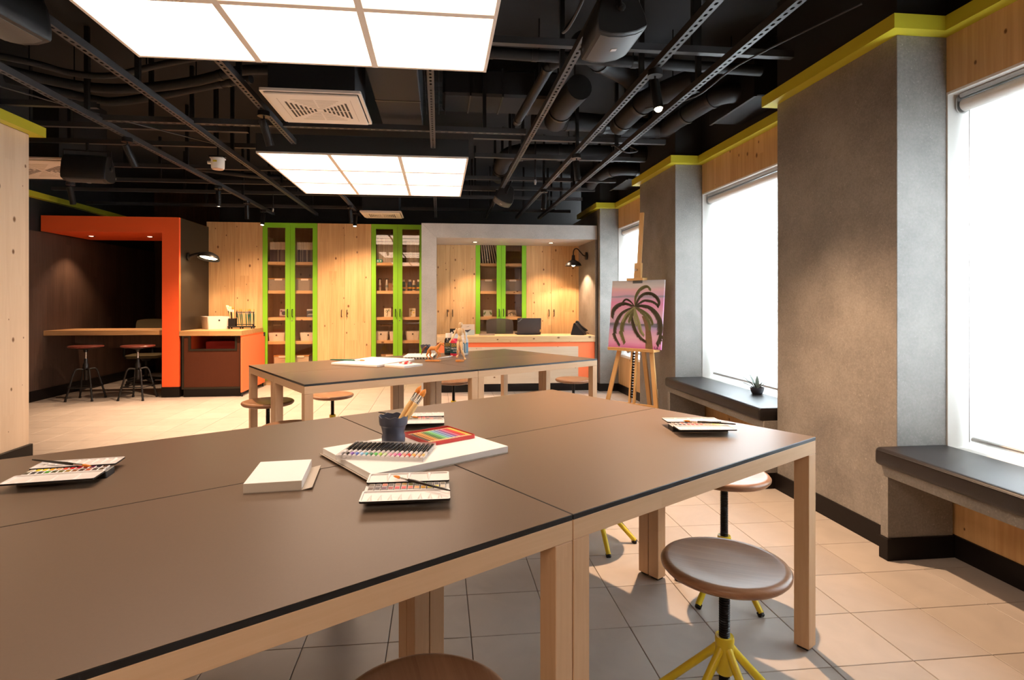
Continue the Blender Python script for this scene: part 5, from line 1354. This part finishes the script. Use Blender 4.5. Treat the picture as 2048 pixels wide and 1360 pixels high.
for k, (nm, col) in enumerate(PCOL):
    mcol = mat('pencil_' + nm.replace(' ', '_'), col, 0.3)
    x = -0.0826 + k * 0.00718
    pos = tin_c + Rz @ Vector((x, -0.082, 0.0061))
    t = thing('colour_pencil', '%s pencil in the red tin, %s from its left' % (nm, ORD[k]), 'pencil', pos, tin_rz, 'colour pencils in the red tin')
    MB().lathe([(0.0034, 0.0), (0.0035, 0.003), (0.0035, 0.145)], 6, axis=(0, 1, 0)).build('barrel', mcol, t)
    MB().lathe([(0.0035, 0.145), (0.0012, 0.160)], 6, axis=(0, 1, 0)).build('sharpened_cone', 'pencil_wood', t)
    MB().lathe([(0.0012, 0.160), (0.0003, 0.164)], 6, axis=(0, 1, 0)).build('lead', mcol, t)
    MB().lathe([(0.00352, 0.012), (0.00352, 0.024)], 6, axis=(0, 1, 0), caps=False).build('end_band', 'pencil_wood', t)

# brush pens in a clear tray
pen_rz = R(-12); pen_c = Vector((-0.154, 1.732, ZP))
tr = thing('pen_tray', 'clear plastic tray of brush pens on the large pad', 'tray', pen_c, pen_rz)
g = MB(); g.ring(rrect(-0.130, 0.130, -0.088, 0.088, 0.004, 3), rrect(-0.1288, 0.1288, -0.0868, 0.0868, 0.003, 3), 0.0, 0.013).build('tray_wall', 'clear', tr)
MB().box(-0.1287, 0.1287, -0.0867, 0.0867, 0.0002, 0.0010).build('tray_floor', 'clear', tr)
for yy in (-0.045, 0.040): MB().box(-0.1287, 0.1287, yy - 0.002, yy + 0.002, 0.001, 0.0035).build('tray_rib', 'clear', tr)
PENC = ['grey', 'black', 'violet', 'blue', 'light blue', 'teal', 'dark green', 'green', 'lime', 'pale green', 'pink', 'rose', 'magenta', 'coral', 'red', 'orange', 'peach', 'ochre']
PENV = [(0.3, 0.28, 0.3), (0.03, 0.03, 0.03), (0.25, 0.12, 0.45), (0.10, 0.15, 0.5), (0.3, 0.5, 0.75), (0.1, 0.4, 0.42), (0.05, 0.2, 0.08), (0.1, 0.45, 0.1), (0.4, 0.6, 0.1), (0.5, 0.65, 0.35), (0.8, 0.4, 0.5), (0.75, 0.25, 0.4), (0.6, 0.08, 0.35), (0.8, 0.3, 0.22), (0.7, 0.06, 0.05), (0.8, 0.35, 0.06), (0.8, 0.5, 0.35), (0.6, 0.4, 0.12)]
Rz = Matrix.Rotation(pen_rz, 4, 'Z')
M_['pen_clear'] = mat('frosted_barrel', (0.86, 0.80, 0.80), 0.25, alpha=0.75)
for k in range(18):
    x = -0.1215 + k * 0.0143
    pos = pen_c + Rz @ Vector((x, -0.080, 0.0078))
    t = thing('brush_pen', '%s brush pen with black cap, %s from the left in the clear tray' % (PENC[k], ORD[k]), 'pen', pos, pen_rz, 'brush pens in the clear tray')
    MB().lathe([(0.0045, 0.0), (0.0058, 0.004), (0.0058, 0.055), (0.0045, 0.068)], 12, axis=(0, 1, 0)).build('barrel', 'pen_clear', t, smooth=40)
    MB().lathe([(0.00585, 0.012), (0.00585, 0.034)], 12, axis=(0, 1, 0), caps=False).build('colour_band', mat('pen_' + PENC[k].replace(' ', '_'), PENV[k], 0.4), t, smooth=40)
    MB().lathe([(0.0052, 0.064), (0.0063, 0.068), (0.0060, 0.150), (0.0040, 0.160)], 12, axis=(0, 1, 0)).build('cap', 'handle_black', t, smooth=40)
    MB().box(-0.0012, 0.0012, 0.082, 0.140, 0.0058, 0.0078).build('pocket_clip', 'handle_black', t)

# ------------------------------------------------------------------ things on the rear tables
cv = thing('stretched_canvas', 'large blank white canvas lying on the rear tables', 'canvas', (-0.507, 4.520, ZT1), R(60.2))
MB().box(-0.256, 0.256, -0.212, 0.212, 0.004, 0.019, bev=0.002).build('canvas_face', 'paper', cv)
MB().ring(rect(-0.254, 0.254, -0.210, 0.210), rect(-0.21, 0.21, -0.165, 0.165), 0.0, 0.004).build('stretcher_frame', 'mannequin', cv)
paintbrush('paintbrush', 'green-handled brush with brown bristles lying on the large canvas', 'brushes on the rear tables', (-0.855, 4.565, ZT1 + 0.0262), (0.262, -0.055, -0.003), 0.285, 0.0078, 'handle_green', bristle='horse')
cv = thing('stretched_canvas', 'small blank canvas with a paint tube on top, beside the large one', 'canvas', (-0.262, 4.250, ZT1), R(50))
MB().box(-0.10, 0.10, -0.10, 0.10, 0.003, 0.018, bev=0.0015).build('canvas_face', 'paper', cv)
MB().ring(rect(-0.099, 0.099, -0.099, 0.099), rect(-0.075, 0.075, -0.075, 0.075), 0.0, 0.003).build('stretcher_frame', 'mannequin', cv)
def small_tube(loc, rz, label, col):
    t = thing('paint_tube', label, 'tube', loc, rz, 'small tubes on the small canvas')
    MB().lathe([(0.006, 0.0), (0.0075, 0.012), (0.0075, 0.016)], 12, (0, 0, 0.009), (1, 0, 0)).build('cap', 'white', t, smooth=40)
    MB().add([(0.016, -0.009, 0.001), (0.016, 0.009, 0.001), (0.016, 0.009, 0.017), (0.016, -0.009, 0.017), (0.085, -0.011, 0.004), (0.085, 0.011, 0.004), (0.085, 0.011, 0.006), (0.085, -0.011, 0.006)],
             [(0, 1, 2, 3), (4, 5, 6, 7), (0, 1, 5, 4), (1, 2, 6, 5), (2, 3, 7, 6), (3, 0, 4, 7)]).build('sleeve', mat('tube_paint', col, 0.35), t)
    MB().add([(0.04, -0.0102, 0.0022), (0.04, 0.0102, 0.0022), (0.04, 0.0102, 0.0135), (0.04, -0.0102, 0.0135), (0.06, -0.0107, 0.003), (0.06, 0.0107, 0.003), (0.06, 0.0107, 0.0105), (0.06, -0.0107, 0.0105)],
             [(0, 1, 5, 4), (1, 2, 6, 5), (2, 3, 7, 6), (3, 0, 4, 7)]).build('paper_band', 'white', t)
small_tube((-0.272, 4.225, ZT1 + 0.018), R(35), 'red tube lying on the small canvas, lower one', (0.55, 0.02, 0.02))
small_tube((-0.215, 4.300, ZT1 + 0.018), R(-170), 'red and white tube lying behind on the small canvas', (0.62, 0.03, 0.03))

pl = thing('mixing_palette', 'white mixing palette with rows of wells behind the wooden horse', 'palette', (-0.165, 4.95, ZT1), R(-5))
MB().prism(rrect(-0.125, 0.125, -0.165, 0.165, 0.02, 4), 0.016, 0.019).build('palette_plate', 'white', pl)
for k in range(10):
    for s_ in (-1, 1): MB().lathe([(0.002, 0.0), (0.008, 0.002), (0.0105, 0.016)], 10, (-0.112 + 0.0249 * k, s_ * 0.150, 0)).build('well', 'white', pl, smooth=50)
for k in range(9): MB().lathe([(0.002, 0.0), (0.008, 0.002), (0.0105, 0.016)], 10, (-0.112, -0.12 + 0.03 * k, 0)).build('well', 'white', pl, smooth=50)
lay_brush((-0.01, 4.775, ZT1 + 0.006), (0.125, 4.99, ZT1 + 0.006), 'pale brush lying between the horse and the paint bottles', 0.0055, 'white_warm', 'brushes on the rear tables', 'bristle_pale')

c2 = thing('water_cup', 'navy water cup behind the wooden horse on the rear tables', 'cup', (-0.125, 5.30, ZT1))
wavy_cup(c2, 0.0475, 0.082, 'navy')

def big_bottle(x, y, col, cap_m, label, lab, r=0.039, h=0.196, word=True, clear=False):
    t = thing('paint_bottle', label, 'bottle', (x, y, ZT1), 0, 'large paint bottles on the rear tables')
    MB().lathe([(r * 0.93, 0), (r, 0.006), (r, h * 0.64), (r * 0.93, h * 0.72), (r * 0.78, h * 0.78), (r * 0.72, h * 0.795)], 28).build('body', mat('bottle_colour', col, 0.25), t, smooth=40)
    MB().lathe([(r * 0.76, h * 0.79), (r * 0.76, h * 0.985), (r * 0.72, h)], 28).build('cap', cap_m, t, smooth=40)
    MB().lathe([(r + 0.0006, h * 0.11), (r + 0.0006, h * 0.58)], 28, caps=False).build('paper_label', mat('bottle_label', lab, 0.5), t, smooth=40)
    if word:
        ym = mat('label_amber', (0.80, 0.42, 0.02), 0.5)
        text('label_mark', 'SOLO', 0.022, ym, t, (-0.002, -r - 0.0018, h * 0.525), (PI / 2, 0, 0), 0.0006)
        text('label_mark', 'GOYA', 0.022, ym, t, (-0.002, -r - 0.0018, h * 0.440), (PI / 2, 0, 0), 0.0006)
        text('label_lettering', 'TRITON', 0.020, 'white', t, (0, -r - 0.0018, h * 0.325), (PI / 2, 0, 0), 0.0006)
        text('label_lettering', 'acrylic', 0.012, 'white', t, (0, -r - 0.0018, h * 0.225), (PI / 2, 0, 0), 0.0006)
    return t
big_bottle(0.088, 5.17, (0.018, 0.016, 0.018), 'white_warm', 'black paint bottle with dark teal label and white cap behind the horse', (0.008, 0.04, 0.05))
big_bottle(0.140, 5.085, (0.55, 0.03, 0.06), 'bin', 'red paint bottle with dark teal label behind the mannequin', (0.008, 0.045, 0.055))
bb = big_bottle(0.225, 5.12, (0.78, 0.76, 0.74), 'white', 'white paint bottle with blue label right behind the mannequin', (0.10, 0.20, 0.27), h=0.20, word=False)
MB().box(-0.008, -0.002, -0.0412, -0.0398, 0.03, 0.105).build('label_stripe', 'white', bb)
MB().box(0.012, 0.016, -0.0412, -0.037, 0.03, 0.105).build('label_stripe', 'white', bb)

# wooden horse figure: one continuous skinned body
def skin_body(name, verts, edges, radii, m, parent, root=0, sub=2):
    me = bpy.data.meshes.new(name); me.from_pydata(verts, edges, []); me.materials.append(M_[m])
    o = bpy.data.objects.new(name, me); C.objects.link(o); o.parent = parent
    sk = o.modifiers.new('skin', 'SKIN'); sk.use_smooth_shade = True
    for i, r in enumerate(radii):
        me.skin_vertices[0].data[i].radius = r if isinstance(r, tuple) else (r, r)
        me.skin_vertices[0].data[i].use_root = i == root
    ss = o.modifiers.new('sub', 'SUBSURF'); ss.levels = sub; ss.render_levels = sub
    return o
hs = thing('wooden_horse', 'varnished wooden horse figure running on a small plinth', 'figurine', (-0.048, 4.610, ZT1), R(-14))
MB().box(-0.060, 0.062, -0.026, 0.026, 0.0, 0.010, bev=0.002).build('plinth', 'horse', hs)
MB().tube([(0.004, 0, 0.010), (0.004, 0, 0.075)], 0.0022, 8).build('support_rod', 'steel', hs)
V = [(0.0, 0, 0.098),                                             # 0 belly root
     (0.026, 0, 0.103), (0.040, 0, 0.116), (0.054, 0, 0.133), (0.062, 0, 0.146), (0.074, 0, 0.143), (0.088, 0, 0.132), (0.093, 0, 0.127),   # 1-7 chest, neck, poll, head, muzzle
     (-0.024, 0, 0.106), (-0.036, 0, 0.108),                       # 8-9 loin, croup
     # near foreleg (lifted, bent), far foreleg (bent back)
     (0.030, -0.012, 0.088), (0.044, -0.013, 0.072), (0.054, -0.013, 0.058), (0.044, -0.013, 0.040), (0.037, -0.013, 0.028),   # 10-14
     (0.028, 0.012, 0.086), (0.040, 0.013, 0.068), (0.056, 0.013, 0.066), (0.060, 0.013, 0.046), (0.052, 0.013, 0.036),        # 15-19
     # hind legs
     (-0.034, -0.012, 0.088), (-0.040, -0.013, 0.068), (-0.052, -0.013, 0.050), (-0.040, -0.013, 0.030), (-0.030, -0.013, 0.020),  # 20-24
     (-0.032, 0.012, 0.088), (-0.024, 0.013, 0.064), (-0.030, 0.013, 0.046), (-0.014, 0.013, 0.026), (-0.004, 0.013, 0.016)]   # 25-29
Eg = [(0, 1), (1, 2), (2, 3), (3, 4), (4, 5), (5, 6), (6, 7), (0, 8), (8, 9), (1, 10), (10, 11), (11, 12), (12, 13), (13, 14), (1, 15), (15, 16), (16, 17), (17, 18), (18, 19), (9, 20), (20, 21), (21, 22), (22, 23), (23, 24), (9, 25), (25, 26), (26, 27), (27, 28), (28, 29)]
Rr = [0.019, 0.021, 0.017, 0.013, 0.0105, 0.0105, 0.0078, 0.006, 0.018, 0.020, 0.011, 0.0085, 0.006, 0.0042, 0.0055, 0.011, 0.0085, 0.006, 0.0042, 0.0055, 0.0135, 0.0095, 0.006, 0.0045, 0.0055, 0.0135, 0.0095, 0.006, 0.0045, 0.0055]
skin_body('horse_body', V, Eg, Rr, 'horse', hs)
for s_ in (-1, 1): MB().lathe([(0.0035, 0), (0.0025, 0.006), (0.0003, 0.013)], 8, (0.061, s_ * 0.006, 0.152), (-0.1, s_ * 0.25, 1)).build('ear', 'horse', hs, smooth=50)
skin_body('tail', [(-0.052, 0, 0.118), (-0.068, 0, 0.114), (-0.080, 0, 0.098), (-0.090, 0, 0.074), (-0.100, 0, 0.050)], [(0, 1), (1, 2), (2, 3), (3, 4)], [0.005, 0.007, 0.008, 0.007, 0.002], 'mane', hs)
MB().tube([(0.052, 0, 0.152), (0.042, 0, 0.144), (0.032, 0, 0.130), (0.020, 0, 0.122)], [0.003, 0.005, 0.005, 0.002], 8).build('mane', 'mane', hs, smooth=60)

# jointed artist's mannequin
mn = thing('wooden_mannequin', 'pale jointed wooden mannequin striding on a small base', 'figurine', (0.168, 4.560, ZT1), R(-12))
MB().lathe([(0.034, 0), (0.036, 0.002), (0.036, 0.012), (0.034, 0.014)], 28).build('base', 'horse', mn, smooth=40)
MB().tube([(0.004, 0.0, 0.014), (0.004, 0.012, 0.165)], 0.002, 8).build('support_rod', 'steel', mn)
def limb(name, a, b, r0, r1, m='mannequin', bulge=1.15):
    a = Vector(a); b = Vector(b); L_ = (b - a).length
    MB().lathe([(r0 * 0.55, 0), (r0, L_ * 0.12), (max(r0, r1) * bulge, L_ * 0.35), (r1, L_ * 0.88), (r1 * 0.5, L_)], 14, a, b - a).build(name, m, mn, smooth=60)
def joint(a, r): MB().lathe([(r * 0.1, -r), (r * 0.72, -r * 0.7), (r, 0), (r * 0.72, r * 0.7), (r * 0.1, r)], 12, a).build('ball_joint', 'mannequin', mn, smooth=60)
MB().lathe([(0.004, -0.021), (0.013, -0.014), (0.0165, 0.0), (0.0155, 0.010), (0.010, 0.019), (0.001, 0.022)], 20, (0.006, 0.0, 0.298), (0.08, -0.12, 1), sy=1.12).build('head', 'mannequin', mn, smooth=60)
limb('neck', (0.003, 0, 0.270), (0.005, 0, 0.284), 0.007, 0.007, bulge=1.0)
MB().lathe([(0.012, 0.0), (0.020, 0.006), (0.026, 0.032), (0.025, 0.048), (0.012, 0.058)], 24, (0.0, 0, 0.212), (0.05, 0, 1), sy=0.68).build('chest', 'mannequin', mn, smooth=60)
limb('waist', (0.0, 0, 0.198), (0.0, 0, 0.216), 0.009, 0.009, bulge=1.0)
MB().lathe([(0.010, 0.0), (0.019, 0.008), (0.021, 0.026), (0.012, 0.040)], 24, (0.0, 0, 0.162), (0, 0, 1), sy=0.75).build('pelvis', 'mannequin', mn, smooth=60)
for s_, elbow, wrist, hand in ((-1, (-0.045, -0.014, 0.215), (-0.070, -0.030, 0.172), (-0.082, -0.036, 0.150)), (1, (0.040, 0.012, 0.212), (0.044, 0.004, 0.168), (0.043, -0.002, 0.145))):
    sh = (s_ * 0.028, 0, 0.262)
    joint(sh, 0.0085); limb('upper_arm', sh, elbow, 0.0085, 0.0068); joint(elbow, 0.0065); limb('forearm', elbow, wrist, 0.0072, 0.005); joint(wrist, 0.0045)
    hd = Vector(hand) - Vector(wrist); base = Vector(wrist)
    MB().lathe([(0.002, 0), (0.0055, 0.005), (0.006, 0.011), (0.0035, 0.014)], 10, wrist, hd, sy=0.6).build('palm', 'mannequin', mn, smooth=60)
    side = hd.normalized().cross(Vector((0, 1, 0))).normalized()
    for f in range(4):
        st = base + hd.normalized() * 0.012 + side * (f - 1.5) * 0.0028
        MB().tube([st, st + hd.normalized() * (0.010 + 0.002 * (1 - abs(f - 1.5))) + Vector((0, -0.002, 0))], [0.0015, 0.0011], 6).build('finger', 'mannequin', mn, smooth=60)
    MB().tube([base + hd.normalized() * 0.005 - side * 0.005, base + hd.normalized() * 0.013 - side * 0.009], [0.0017, 0.0012], 6).build('thumb', 'mannequin', mn, smooth=60)
for s_, knee, ankle, toe in ((-1, (-0.014, -0.012, 0.098), (-0.024, 0.034, 0.050), (-0.032, 0.030, 0.028)), (1, (0.018, -0.018, 0.096), (0.040, -0.004, 0.030), (0.048, -0.024, 0.019))):
    hp = (s_ * 0.012, 0, 0.162)
    joint(hp, 0.0105); limb('thigh', hp, knee, 0.0115, 0.009); joint(knee, 0.008); limb('shin', knee, ankle, 0.0095, 0.006); joint(ankle, 0.0055)
    limb('foot', ankle, toe, 0.006, 0.0075)

# ------------------------------------------------------------------ easel with the palm painting
es = thing('easel', 'beech studio easel standing before the second pilaster', 'easel', (1.905, 5.357, 0), R(-47))
def slat(name, a, b, w, d, m='easel_wood', parent=es, ups=(0, 1, 0)):
    a = Vector(a); b = Vector(b); z = (b - a).normalized(); y = (Vector(ups) - z * z.dot(Vector(ups))).normalized(); x = y.cross(z)
    T = Matrix((( x.x, y.x, z.x, a.x), (x.y, y.y, z.y, a.y), (x.z, y.z, z.z, a.z), (0, 0, 0, 1)))
    return MB().box(-w / 2, w / 2, -d / 2, d / 2, 0, (b - a).length, bev=0.002, T=T).build(name, m, parent)
slat('front_leg', (-0.300, -0.10, 0.0), (-0.165, 0.035, 0.80), 0.042, 0.022)
slat('front_leg', (0.300, -0.10, 0.0), (0.165, 0.035, 0.80), 0.042, 0.022)
slat('cross_rail', (-0.265, -0.045, 0.225), (0.265, -0.045, 0.225), 0.045, 0.018, ups=(0, 1, 0))
slat('mast_half', (-0.024, -0.045, 0.24), (-0.024, 0.075, 1.30), 0.020, 0.030)
slat('mast_half', (0.024, -0.045, 0.24), (0.024, 0.075, 1.30), 0.020, 0.030)
mast = slat('sliding_mast', (0.0, 0.030, 0.95), (0.0, 0.170, 2.13), 0.044, 0.020)
slat('top_clamp', (0.0, 0.078, 1.455), (0.0, 0.095, 1.62), 0.075, 0.035)
MB().box(-0.095, 0.085, 0.020, 0.115, 1.445, 1.470, bev=0.003).build('clamp_ledge', 'easel_wood', es)
MB().cyl((0.0, 0.06, 1.55), (0.0, 0.03, 1.55), 0.012, n=14).build('clamp_knob', 'steel', es, smooth=40)
slat('rear_leg', (0.02, 0.34, 0.0), (0.0, 0.085, 1.25), 0.042, 0.022)
MB().box(-0.255, 0.240, -0.070, 0.062, 0.752, 0.778, bev=0.003).build('canvas_ledge', 'easel_wood', es)
MB().box(-0.255, 0.240, -0.074, -0.062, 0.770, 0.784, bev=0.002).build('ledge_lip', 'easel_wood', es)
g = MB()
for k in range(17): g.box(-0.010, 0.010, -0.060, -0.032, 0.30 + 0.026 * k, 0.316 + 0.026 * k, T=Matrix.Translation((0, 0.0032 * k, 0)))
o = g.build('rack_tooth', 'metal_black', es); o['kind'] = 'stuff'
MB().cyl((-0.03, -0.035, 0.742), (-0.055, -0.045, 0.742), 0.011, n=12).build('ledge_knob', 'steel', es, smooth=40)

CW, CH_ = 0.565, 0.672
pt = thing('palm_painting', 'pink sunset painting of a palm tree on the easel', 'painting', Vector((1.905, 5.357, 0)) + Matrix.Rotation(R(-47), 4, 'Z') @ Vector((0.012, -0.032, 0.780)), rot=(R(-7.5), 0, R(-47)))
def sunset():
    m, nt, N, L, b = new_mat('painted_sunset')
    tc = N.new('ShaderNodeTexCoord'); sp = N.new('ShaderNodeSeparateXYZ'); L.new(tc.outputs['Object'], sp.inputs[0])
    cb = N.new('ShaderNodeCombineXYZ'); L.new(math_node(N, L, 'MULTIPLY', sp.outputs[0], 3.0), cb.inputs[0]); L.new(math_node(N, L, 'MULTIPLY', sp.outputs[2], 26.0), cb.inputs[1])
    nz = N.new('ShaderNodeTexNoise'); nz.inputs['Scale'].default_value = 1.0; nz.inputs['Detail'].default_value = 4; L.new(cb.outputs[0], nz.inputs['Vector'])
    v = math_node(N, L, 'ADD', math_node(N, L, 'DIVIDE', sp.outputs[2], CH_), math_node(N, L, 'MULTIPLY', math_node(N, L, 'SUBTRACT', nz.outputs['Fac'], 0.5), 0.10))
    cr = N.new('ShaderNodeValToRGB'); L.new(v, cr.inputs['Fac'])
    st = [(0.0, (0.60, 0.14, 0.36)), (0.08, (0.80, 0.36, 0.58)), (0.16, (0.85, 0.50, 0.64)), (0.24, (0.74, 0.40, 0.62)), (0.30, (0.52, 0.38, 0.62)), (0.338, (0.16, 0.15, 0.20)), (0.360, (0.22, 0.20, 0.25)), (0.375, (0.66, 0.44, 0.62)), (0.46, (0.82, 0.52, 0.66)), (0.56, (0.84, 0.40, 0.56)), (0.66, (0.82, 0.30, 0.52)), (0.735, (0.70, 0.40, 0.55)), (0.765, (0.32, 0.30, 0.38)), (0.79, (0.74, 0.42, 0.55)), (0.86, (0.82, 0.48, 0.52)), (0.92, (0.70, 0.62, 0.60)), (1.0, (0.48, 0.47, 0.48))]
    el = cr.color_ramp.elements
    el[0].position, el[0].color = st[0][0], (*st[0][1], 1)
    el[1].position, el[1].color = st[-1][0], (*st[-1][1], 1)
    for p_, c_ in st[1:-1]:
        e = el.new(p_); e.color = (*c_, 1)
    L.new(cr.outputs[0], b.inputs['Base Color']); b.inputs['Roughness'].default_value = 0.45
    return m
MB().box(-CW / 2, CW / 2, 0.0, 0.018, 0.0, CH_, bev=0.0015).build('stretched_canvas', sunset(), pt)
MB().box(-0.052, 0.052, -0.0035, 0.020, CH_ - 0.030, CH_ + 0.004).build('canvas_clip', mat('grey_clip', (0.12, 0.13, 0.14), 0.4, 0.5), pt)
# palm measured on the canvas as u (right) and v (up)
def uv(x, y):
    v = (y - 155) / 1010.0; l = 283 - 138 * v; r = 1040 - 128 * v
    return ((x - l) / (r - l) * CW - CW / 2, (1 - v) * CH_)
def frond(pts, m, width=26, drop=60, y=-0.0012, both=False):
    P_ = smoothpath([Vector((x, yy, 0)) for x, yy in pts], 9); n = len(P_); vs = []; fs = []
    for i, p in enumerate(P_):
        d = (P_[min(i + 1, n - 1)] - P_[max(i - 1, 0)]).normalized(); nn = Vector((-d.y, d.x, 0)); w = width * 0.42 * math.sin(PI * (0.08 + 0.92 * (1 - i / n)) ** 0.8) + 1.5
        for s_ in (-1, 1):
            q = p + nn * w * s_; a, b = uv(q.x, q.y); vs.append((a, y, b))
    for i in range(n - 1): fs.append((2 * i, 2 * i + 1, 2 * i + 3, 2 * i + 2))
    for i in range(2, n - 1):
        p = P_[i]; d = (P_[min(i + 1, n - 1)] - P_[i - 1]).normalized()
        for s_ in ((-1, 1) if both else (None,)):
            for half in (0, 0.5):
                pp = p.lerp(P_[min(i + 1, n - 1)], half)
                nn = Vector((-d.y, d.x, 0))
                if s_ is None: nn = nn if nn.y > 0 or (abs(nn.y) < 0.25 and nn.x * (pts[0][0] - pts[-1][0]) > 0) else -nn
                else: nn = nn * s_
                ln = drop * (0.55 + 0.45 * math.sin(PI * i / n)) * random.uniform(0.9, 1.35)
                tip = pp + nn * ln * 0.8 + d * ln * 0.75
                k = len(vs)
                for q in (pp - d * 10, pp + d * 10, tip): a, b = uv(q.x, q.y); vs.append((a, y - 0.0001, b))
                fs.append((k, k + 1, k + 2))
    return MB().add(vs, fs).build('painted_frond', m, pt)
M_['palm_dark'] = mat('palm_dark_paint', (0.075, 0.052, 0.022), 0.5)
M_['palm_green'] = mat('palm_green_paint', (0.19, 0.165, 0.055), 0.5)
M_['palm_light'] = mat('palm_light_paint', (0.40, 0.36, 0.16), 0.5)
M_['palm_brown'] = mat('palm_brown_paint', (0.19, 0.095, 0.035), 0.5, noise=0.4, nscale=60)
cc = (590, 548)
for k, (p_, m_, w_, dr) in enumerate([
        ([cc, (600, 420), (650, 320), (720, 258), (790, 245), (838, 295)], 'palm_green', 30, 46),
        ([cc, (640, 440), (720, 360), (820, 345), (905, 395), (942, 470), (935, 535)], 'palm_dark', 34, 52),
        ([cc, (650, 500), (730, 455), (830, 465), (900, 505), (928, 550)], 'palm_dark', 26, 34),
        ([cc, (680, 525), (790, 545), (880, 620), (935, 740), (938, 880), (905, 1000), (858, 1085)], 'palm_dark', 46, 74),
        ([cc, (550, 485), (495, 440), (450, 445), (410, 488)], 'palm_dark', 22, 26),
        ([cc, (500, 505), (410, 497), (320, 535), (255, 610), (233, 715)], 'palm_dark', 40, 58),
        ([cc, (470, 590), (370, 660), (300, 770), (260, 900), (270, 1010), (328, 1128)], 'palm_dark', 34, 52),
        ([cc, (500, 640), (420, 730), (370, 850), (372, 960), (408, 1090)], 'palm_green', 44, 58),
        ([cc, (545, 680), (555, 800), (590, 920), (650, 1010), (716, 1056)], 'palm_dark', 36, 48),
        ([cc, (610, 660), (640, 800), (655, 900), (695, 965)], 'palm_light', 40, 44),
        ([cc, (680, 590), (760, 650), (810, 720), (832, 800)], 'palm_green', 30, 44),
        ([cc, (660, 610), (740, 690), (785, 790), (788, 890)], 'palm_green', 26, 36),
        ([cc, (560, 620), (520, 690), (480, 780)], 'palm_green', 30, 40),
        ([cc, (520, 600), (440, 680), (390, 780)], 'palm_light', 18, 26),
        ([cc, (590, 640), (585, 740), (600, 830)], 'palm_light', 24, 30)]):
    frond(p_, m_, w_, dr, -0.0012 - 0.00012 * k)
tk = []
L1 = [(680, 690), (705, 780), (718, 880), (712, 1000), (698, 1160)]; R1 = [(735, 680), (765, 780), (790, 880), (800, 1000), (802, 1168)]
vs = []
for a, b in zip(L1, R1):
    p0 = uv(*a); p1 = uv(*b); vs += [(p0[0], -0.0011, p0[1]), (p1[0], -0.0011, p1[1])]
MB().add(vs, [(2 * i, 2 * i + 1, 2 * i + 3, 2 * i + 2) for i in range(4)]).build('painted_trunk', 'palm_brown', pt)
sx, sy = uv(848, 1150)
text('signature', 'La', 0.040, mat('ink', (0.03, 0.02, 0.03), 0.5), pt, (sx, -0.0022, sy + 0.006), (PI / 2, R(-12), 0), 0.0004)

# ------------------------------------------------------------------ plant bowl, wall switch
pb = thing('plant_bowl', 'small dark bowl of pointed grey-green leaves on the farther bench', 'plant', (2.405, 4.045, 0.5325))
MB().lathe([(0.032, 0), (0.036, 0.002), (0.048, 0.028), (0.052, 0.050), (0.048, 0.050), (0.044, 0.042)], 28).build('bowl', mat('dark_bowl', (0.045, 0.045, 0.055), 0.45), pb, smooth=40)
MB().lathe([(0.046, 0.036), (0.046, 0.042)], 24).build('soil', mat('soil', (0.03, 0.022, 0.018), 0.95, bump=0.6, nscale=120), pb)
lm = [mat('leaf_grey', (0.11, 0.14, 0.11), 0.5), mat('leaf_dark', (0.022, 0.035, 0.026), 0.5), mat('leaf_pale', (0.17, 0.20, 0.17), 0.5)]
for k, (a, tilt, ln, w, m_) in enumerate([(100, 28, 0.125, 0.016, 2), (130, 40, 0.115, 0.010, 1), (60, 8, 0.100, 0.020, 0), (-40, 22, 0.100, 0.016, 1), (-80, 46, 0.095, 0.005, 0), (-110, 50, 0.085, 0.005, 2), (170, 30, 0.070, 0.012, 0), (20, 35, 0.060, 0.012, 1), (-10, 15, 0.050, 0.010, 2), (150, 55, 0.075, 0.006, 1), (-150, 30, 0.06, 0.012, 0)]):
    ca, sa = math.cos(R(a)), math.sin(R(a)); vs = []; ln *= 1.12; w *= 1.5
    for i in range(7):
        f = i / 6; rr = 0.012 + ln * f * math.sin(R(tilt)) * (1 + 0.25 * f); zz = 0.040 + ln * f * math.cos(R(tilt)) * (1 - 0.08 * f)
        ww = w * (0.35 + 1.3 * f * (1 - f) * 2.0) * (1 - f ** 4)
        for s_, up in ((-1, 0.0), (0, -0.0025), (1, 0.0), (0, -0.0055)): vs.append((rr * ca - s_ * ww * sa * 0.5, rr * sa + s_ * ww * ca * 0.5, zz + up))
    fs = [(i * 4 + q, i * 4 + (q + 1) % 4, (i + 1) * 4 + (q + 1) % 4, (i + 1) * 4 + q) for i in range(6) for q in range(4)]
    MB().add(vs, fs).build('leaf', lm[m_], pb, smooth=60)

sw = thing('wall_switch', 'white double socket plate low on the second pilaster', 'switch', (2.2148, 5.575, 0.255))
MB().box(-0.009, 0.0, -0.066, 0.066, 0.0, 0.088, bev=0.002).build('cover_plate', 'white_warm', sw)
MB().box(-0.0125, -0.008, 0.004, 0.052, 0.018, 0.070, bev=0.0015).build('rocker', 'white', sw)
MB().box(-0.0125, -0.008, -0.052, -0.004, 0.018, 0.070, bev=0.0015).build('rocker', 'white', sw)
